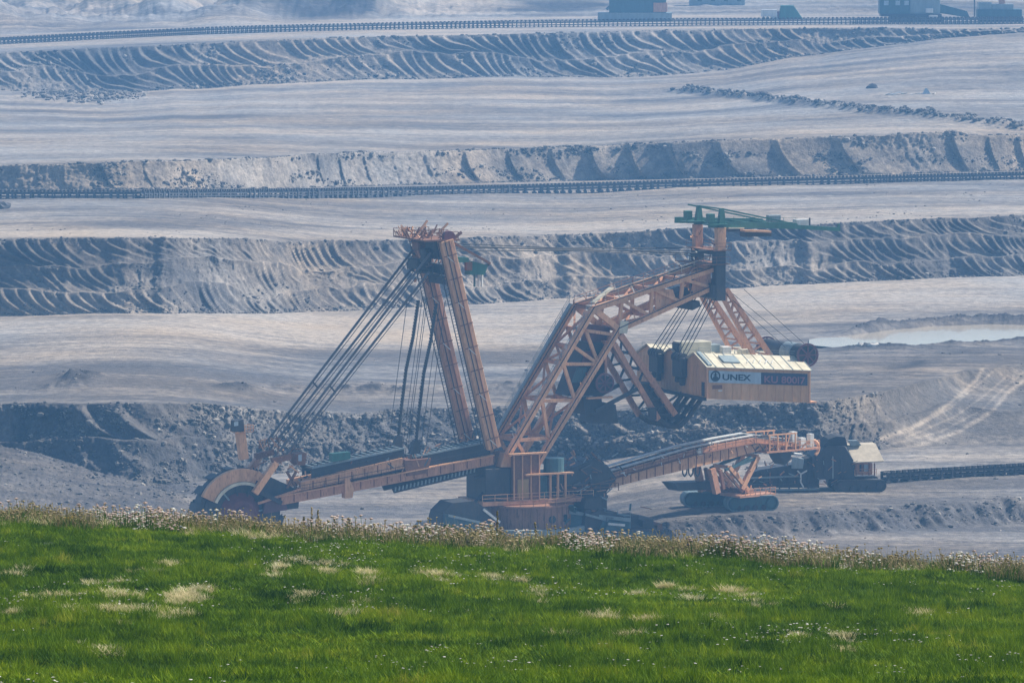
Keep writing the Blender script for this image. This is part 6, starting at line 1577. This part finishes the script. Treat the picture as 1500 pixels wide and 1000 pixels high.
# weeds along the brow of the hill
def brow_pts(n, d0, d1):
    x = (rg.rand(n) * 2 - 1) * 24.0; y = crest_y(x) + d0 + (d1 - d0) * rg.rand(n); return x, y
WG = [proto('brow_weed', [blades(44, 0.28, 0.08, 0.36, 0.022, 0.7, s), (blades(22, 0.28, 0.15, 0.5, 0.014, 0.5, s + 40, 1)), heads(4, 0.3, 0.2, 0.5, 0.02, 0.05, s + 80, 1, 1, 0.6)], [HERB, TAN]) for s in (31, 32, 33)]
x, y = brow_pts(5200, -9, 4.5); k = fbm(x / 2.6, y / 5.0, 3, 97) + 0.5 * (rg.rand(len(x)) - 0.5); k = k + 0.25 * sstep(-8, 0, y - crest_y(x)) + 0.5 * fbm(x / 3.5, x * 0, 3, 101)
scatter('brow_weeds', 'tangle of green and tan weeds along the brow of the hill', WG, with_z(x, y)[k > 0.08], 0.4, 1.9, 5)
WF = [proto('brow_flower', [heads(10, 0.35, 0.15, 0.6, 0.025, 0.065, s, 0, 1, 0.5), blades(20, .25, .1, .35, .02, .6, s + 9, 0)], [HERB, (PETAL, PINK, PINK)[s % 3]]) for s in (41, 42, 43)]
x, y = brow_pts(3000, -7, 4.0); k = fbm(x / 2.2, y / 4.0, 3, 98) + 0.5 * (rg.rand(len(x)) - 0.5) + 0.12 * np.exp(-((x + 5) / 6.0) ** 2)
scatter('brow_flowers', 'white and pinkish flower heads along the brow of the hill', WF, with_z(x, y)[k > 0.24], 0.4, 1.6, 6)

x, y = brow_pts(1500, -7, 2.0); k = fbm(x / 2.0, y / 3.0, 3, 99) + 0.3 * (rg.rand(len(x)) - 0.5)
scatter('brow_straw', 'cream tufts of dry grass between the brow weeds', ST_P, with_z(x, y)[k > 0.15], 0.7, 1.5, 7)
# single plants that stand out on the brow
def brow_at(px, back=0.0):
    x = (px - 750) / FPX * 200.0; y = float(crest_y(np.array([x]))[0]) + back; x = (px - 750) / FPX * (y * CT + 24 * ST)
    return Vector((x, y, float(hill_z(np.array([x]), np.array([y]))[0])))
def spike_plant(px, h, label, seed, back=0.0):
    rr_ = random.Random(seed); p = brow_at(px, back); root = empty('weed_stalk', p - V3((0, 0, 0.05))); tag(root, label, 'weed', 'tall dry stalks on the brow')
    st = MB(); tip = V3((rr_.uniform(-.06, .06), 0, h)); st.tube((0, 0, 0), tip * 0.6, 0.016, 6, 0.012); st.tube(tip * 0.6, tip, 0.012, 6, 0.006); st.build('stem', TAN, root)
    sp_ = MB()
    for i in range(46):
        f_ = 0.45 + 0.55 * rr_.random(); q = tip * f_; a = rr_.random() * 6.28; l = 0.05 * (1.25 - f_) + 0.02; sp_.bar(q, q + V3((math.cos(a) * l, math.sin(a) * l, 0.03)), 0.03)
    o = sp_.build('seed_spike', TAN, root); o['kind'] = 'stuff'
    lf = MB()
    for i in range(14):
        q = tip * (0.45 * rr_.random()); a = rr_.random() * 6.28; l = rr_.uniform(.08, .2); lf.add([q, q + V3((math.cos(a + .3) * l * .5, math.sin(a + .3) * l * .5, .03)), q + V3((math.cos(a) * l, math.sin(a) * l, -.01)), q + V3((math.cos(a - .3) * l * .5, math.sin(a - .3) * l * .5, .03))], [(0, 1, 2, 3)])
    o = lf.build('leaves', HERB, root); o['kind'] = 'stuff'
    return root
for k, (px, h, lab) in enumerate(((446, .85, 'short dry stalk left of the tallest pair below the wheel boom'), (457, 1.15, 'tallest dry stalk below the wheel boom, left of its twin'), (464, 1.05, 'dry stalk just right of the tallest one below the wheel boom'), (490, .8, 'lone tan stalk between the wheel and the mast, left one'), (512, .75, 'lone tan stalk between the wheel and the mast, right one'),
                           (729, 1.35, 'tall thick stalk in front of the turntable drum, left one'), (786, 1.05, 'slim stalk in front of the turntable drum, right one'), (972, .8, 'single stalk below the discharge bridge end, left of centre right weeds'), (1060, .7, 'thin stalk under the bridge crawlers'), (1110, .75, 'thin stalk right of the bridge crawlers'), (1158, .6, 'short stalk below the hopper car'), (1242, .7, 'rightmost thin dry stalk on the brow'))):
    spike_plant(px, h, lab, 60 + k, 0.5)
def bush(px, r, h, label, seed, mat=HERB, n_=260, back=0.0, name='bush', cat='bush', flowers=None):
    rr_ = random.Random(seed); p = brow_at(px, back); root = empty(name, p - V3((0, 0, .03))); tag(root, label, cat)
    st = MB()
    for i in range(9):
        a = rr_.random() * 6.28; st.tube((0, 0, 0), (math.cos(a) * r * .6, math.sin(a) * r * .6, h * rr_.uniform(.5, .9)), 0.012, 5, 0.006)
    st.build('stems', TAN, root)
    lf = MB(); ff = MB()
    for i in range(n_):
        a = rr_.random() * 6.28; u = rr_.random() ** .5; f_ = rr_.random(); q = V3((math.cos(a) * r * u * (1.1 - .5 * f_), math.sin(a) * r * u * (1.1 - .5 * f_), .08 + h * f_)); b_ = rr_.random() * 6.28; l = rr_.uniform(.04, .10)
        e1 = V3((math.cos(b_), math.sin(b_), rr_.uniform(-.4, .6))) * l; e2 = V3((-math.sin(b_), math.cos(b_), rr_.uniform(-.5, .5))) * l * .4
        lf.add([q, q + e1 * .5 + e2, q + e1, q + e1 * .5 - e2], [(0, 1, 2, 3)])
        if flowers and i % 3 == 0: ff.tube(q + V3((0, 0, .05)), q + V3((0, 0, .09)), 0.035, 6)
    o = lf.build('foliage', mat, root); o['kind'] = 'stuff'
    if flowers: o = ff.build('flower_heads', flowers, root); o['kind'] = 'stuff'
bush(658, .36, .62, 'small dark green bush on the brow below the mast', 81)
bush(104, .40, .40, 'yellow flowering clump near the left end of the brow', 82, HERB, 240, -5.5, 'flower_clump', 'flowers', YEL)
bush(300, .5, .35, 'low leafy green clump on the brow below the bucket wheel', 83, GRASS, 260, -1.0)
bush(850, .3, .42, 'low leafy green clump on the brow right of the turntable', 84, GRASS, 160, -2.0)

# ------------------------------------------------------------------ clods and rubble lying on the banks
def rock_proto(name, seed, mat):
    r = np.random.RandomState(seed)
    import bmesh
    bm = bmesh.new(); bmesh.ops.create_icosphere(bm, subdivisions=1, radius=1.0)
    sc_ = (0.75 + 0.5 * r.rand(3))
    for v in bm.verts:
        k = 0.65 + 0.6 * r.rand(); v.co = Vector((v.co.x * sc_[0] * k, v.co.y * sc_[1] * k, v.co.z * sc_[2] * k * 0.8))
    me = bpy.data.meshes.new(name); bm.to_mesh(me); bm.free(); me.materials.append(mat)
    return me
def clod_mat(name, stops):
    m, nt, b = new_mat(name); oi = node(nt, 'ShaderNodeObjectInfo')
    c = ramp(nt, oi.outputs['Random'], stops); nt.links.new(c, b.inputs['Base Color']); b.inputs['Roughness'].default_value = 0.95
    b.inputs['Specular IOR Level'].default_value = 0.15
    return m
CLODS = clod_mat('clods', [(0.0, (0.06, 0.058, 0.06)), (0.45, (0.13, 0.12, 0.11)), (0.85, (0.20, 0.18, 0.16)), (1.0, (0.40, 0.36, 0.31))])
ROCKS = [rock_proto('clod', s, CLODS) for s in range(6)]
def surf_pts(name, n, weight):
    X, Y, Z = SURF[name]
    nr, nc = X.shape
    c0, c1 = int(np.searchsorted(PXC, -70)), int(np.searchsorted(PXC, 1570))
    i = rg.randint(1, nr - 2, n * 4); j = rg.randint(c0, c1, n * 4)
    w = weight(PXC[j], i / (nr - 1.0), X[i, j], Y[i, j]); keep = rg.rand(n * 4) < w
    i, j = i[keep][:n], j[keep][:n]
    a, b = rg.rand(len(i)), rg.rand(len(i))
    def L(A): return A[i, j] * (1 - a) * (1 - b) + A[i + 1, j] * a * (1 - b) + A[i, j + 1] * (1 - a) * b + A[i + 1, j + 1] * a * b
    return np.stack([L(X), L(Y), L(Z)], 1)
def surf_pts2(name, n, weight):
    X, Y, Z = SURF[name]; nr, nc = X.shape
    c0, c1 = int(np.searchsorted(PXC, -70)), int(np.searchsorted(PXC, 1570))
    T = np.linspace(0, 1, nr)[:, None] + 0 * X; P = np.broadcast_to(PXC[None, :], X.shape)
    W = weight(P, T, X, Y)[:, c0:c1]; W = W / W.sum()
    k = rg.choice(W.size, n, p=W.ravel()); i, j = k // (c1 - c0), k % (c1 - c0) + c0
    return np.stack([X[i, j] + rg.randn(n) * .4, Y[i, j] + rg.randn(n) * 1.5, Z[i, j]], 1)
def edge_w(lo, hi, mid):
    return lambda P, T, X, Y: np.clip(lo * np.exp(-(T / 0.07) ** 2) + hi * np.exp(-((1 - T) / 0.05) ** 2) + mid * sstep(0.05, 0.4, fbm(X / 9.0, T * 5, 3, 111)), 0, 1)
scatter('rubble', 'dark clods tumbled down the lower bank', ROCKS, surf_pts('lower_bank', 14000, lambda P, T, X, Y: np.clip((0.04 + 0.9 * sstep(0.05, 0.45, fbm(P / 30.0, T * 3, 3, 112)) + 0.25 * sstep(270, 330, P) * (1 - sstep(1180, 1260, P))) * (1 - 0.93 * sstep(1270, 1310, P)), 0, 1)), 0.10, 0.62, 21, power=True)
scatter('rubble', 'clods strewn along the foot and edge of the middle bank', ROCKS, surf_pts('middle_bank', 7000, edge_w(0.9, 0.8, 0.22)), 0.12, 0.55, 22, power=True)
scatter('rubble', 'clods strewn along the foot and edge of the upper bank', ROCKS, surf_pts('upper_bank', 7000, edge_w(0.8, 1.0, 0.5)), 0.15, 0.8, 23, power=True)
scatter('rubble', 'clods strewn along the far bank', ROCKS, surf_pts('far_bank', 5000, edge_w(0.8, 0.6, 0.3)), 0.2, 0.8, 24, power=True)
bdw = lambda P, T, X, Y: np.clip(np.exp(-((Y - np.interp(P, PXC, berm_D) + 3.0) / 4.0) ** 2) * berm_amt(P) + 0.4 * (1 - sstep(235, 330, P)) * sstep(900, 950, Y) + 0.004, 0, 1)
scatter('rubble', 'clods on the spoil ridges of the pit floor', ROCKS, surf_pts('pit_floor', 9000, bdw), 0.1, 0.5, 25, power=True)
def lb_w(P, T, X, Y):
    e = extra_b1(X, Y, P, T)
    return np.clip(0.9 * sstep(0.3, 1.0, e) + 0.12 * sstep(0.2, 0.5, fbm(X / 14.0, Y / 20.0, 3, 113)) * (T < 0.45), 0, 1)
scatter('rubble', 'clods in rows across the lower bench', ROCKS, surf_pts('lower_bench', 3500, lb_w), 0.1, 0.45, 26, power=True)
scatter('rubble', 'clods along the ridge on the wide upper bench', ROCKS, surf_pts2('upper_bench', 3000, lambda P, T, X, Y: np.clip(sstep(0.5, 1.5, berm3(X, Y, P, T)), 0, 1)), 0.2, 0.9, 27, power=True)
scatter('rubble', 'small clods scattered over the middle bench', ROCKS, surf_pts('middle_bench', 900, lambda P, T, X, Y: 0.5 * sstep(0.0, 0.4, fbm(X / 25.0, Y / 25.0, 3, 114))), 0.1, 0.3, 28, power=True)
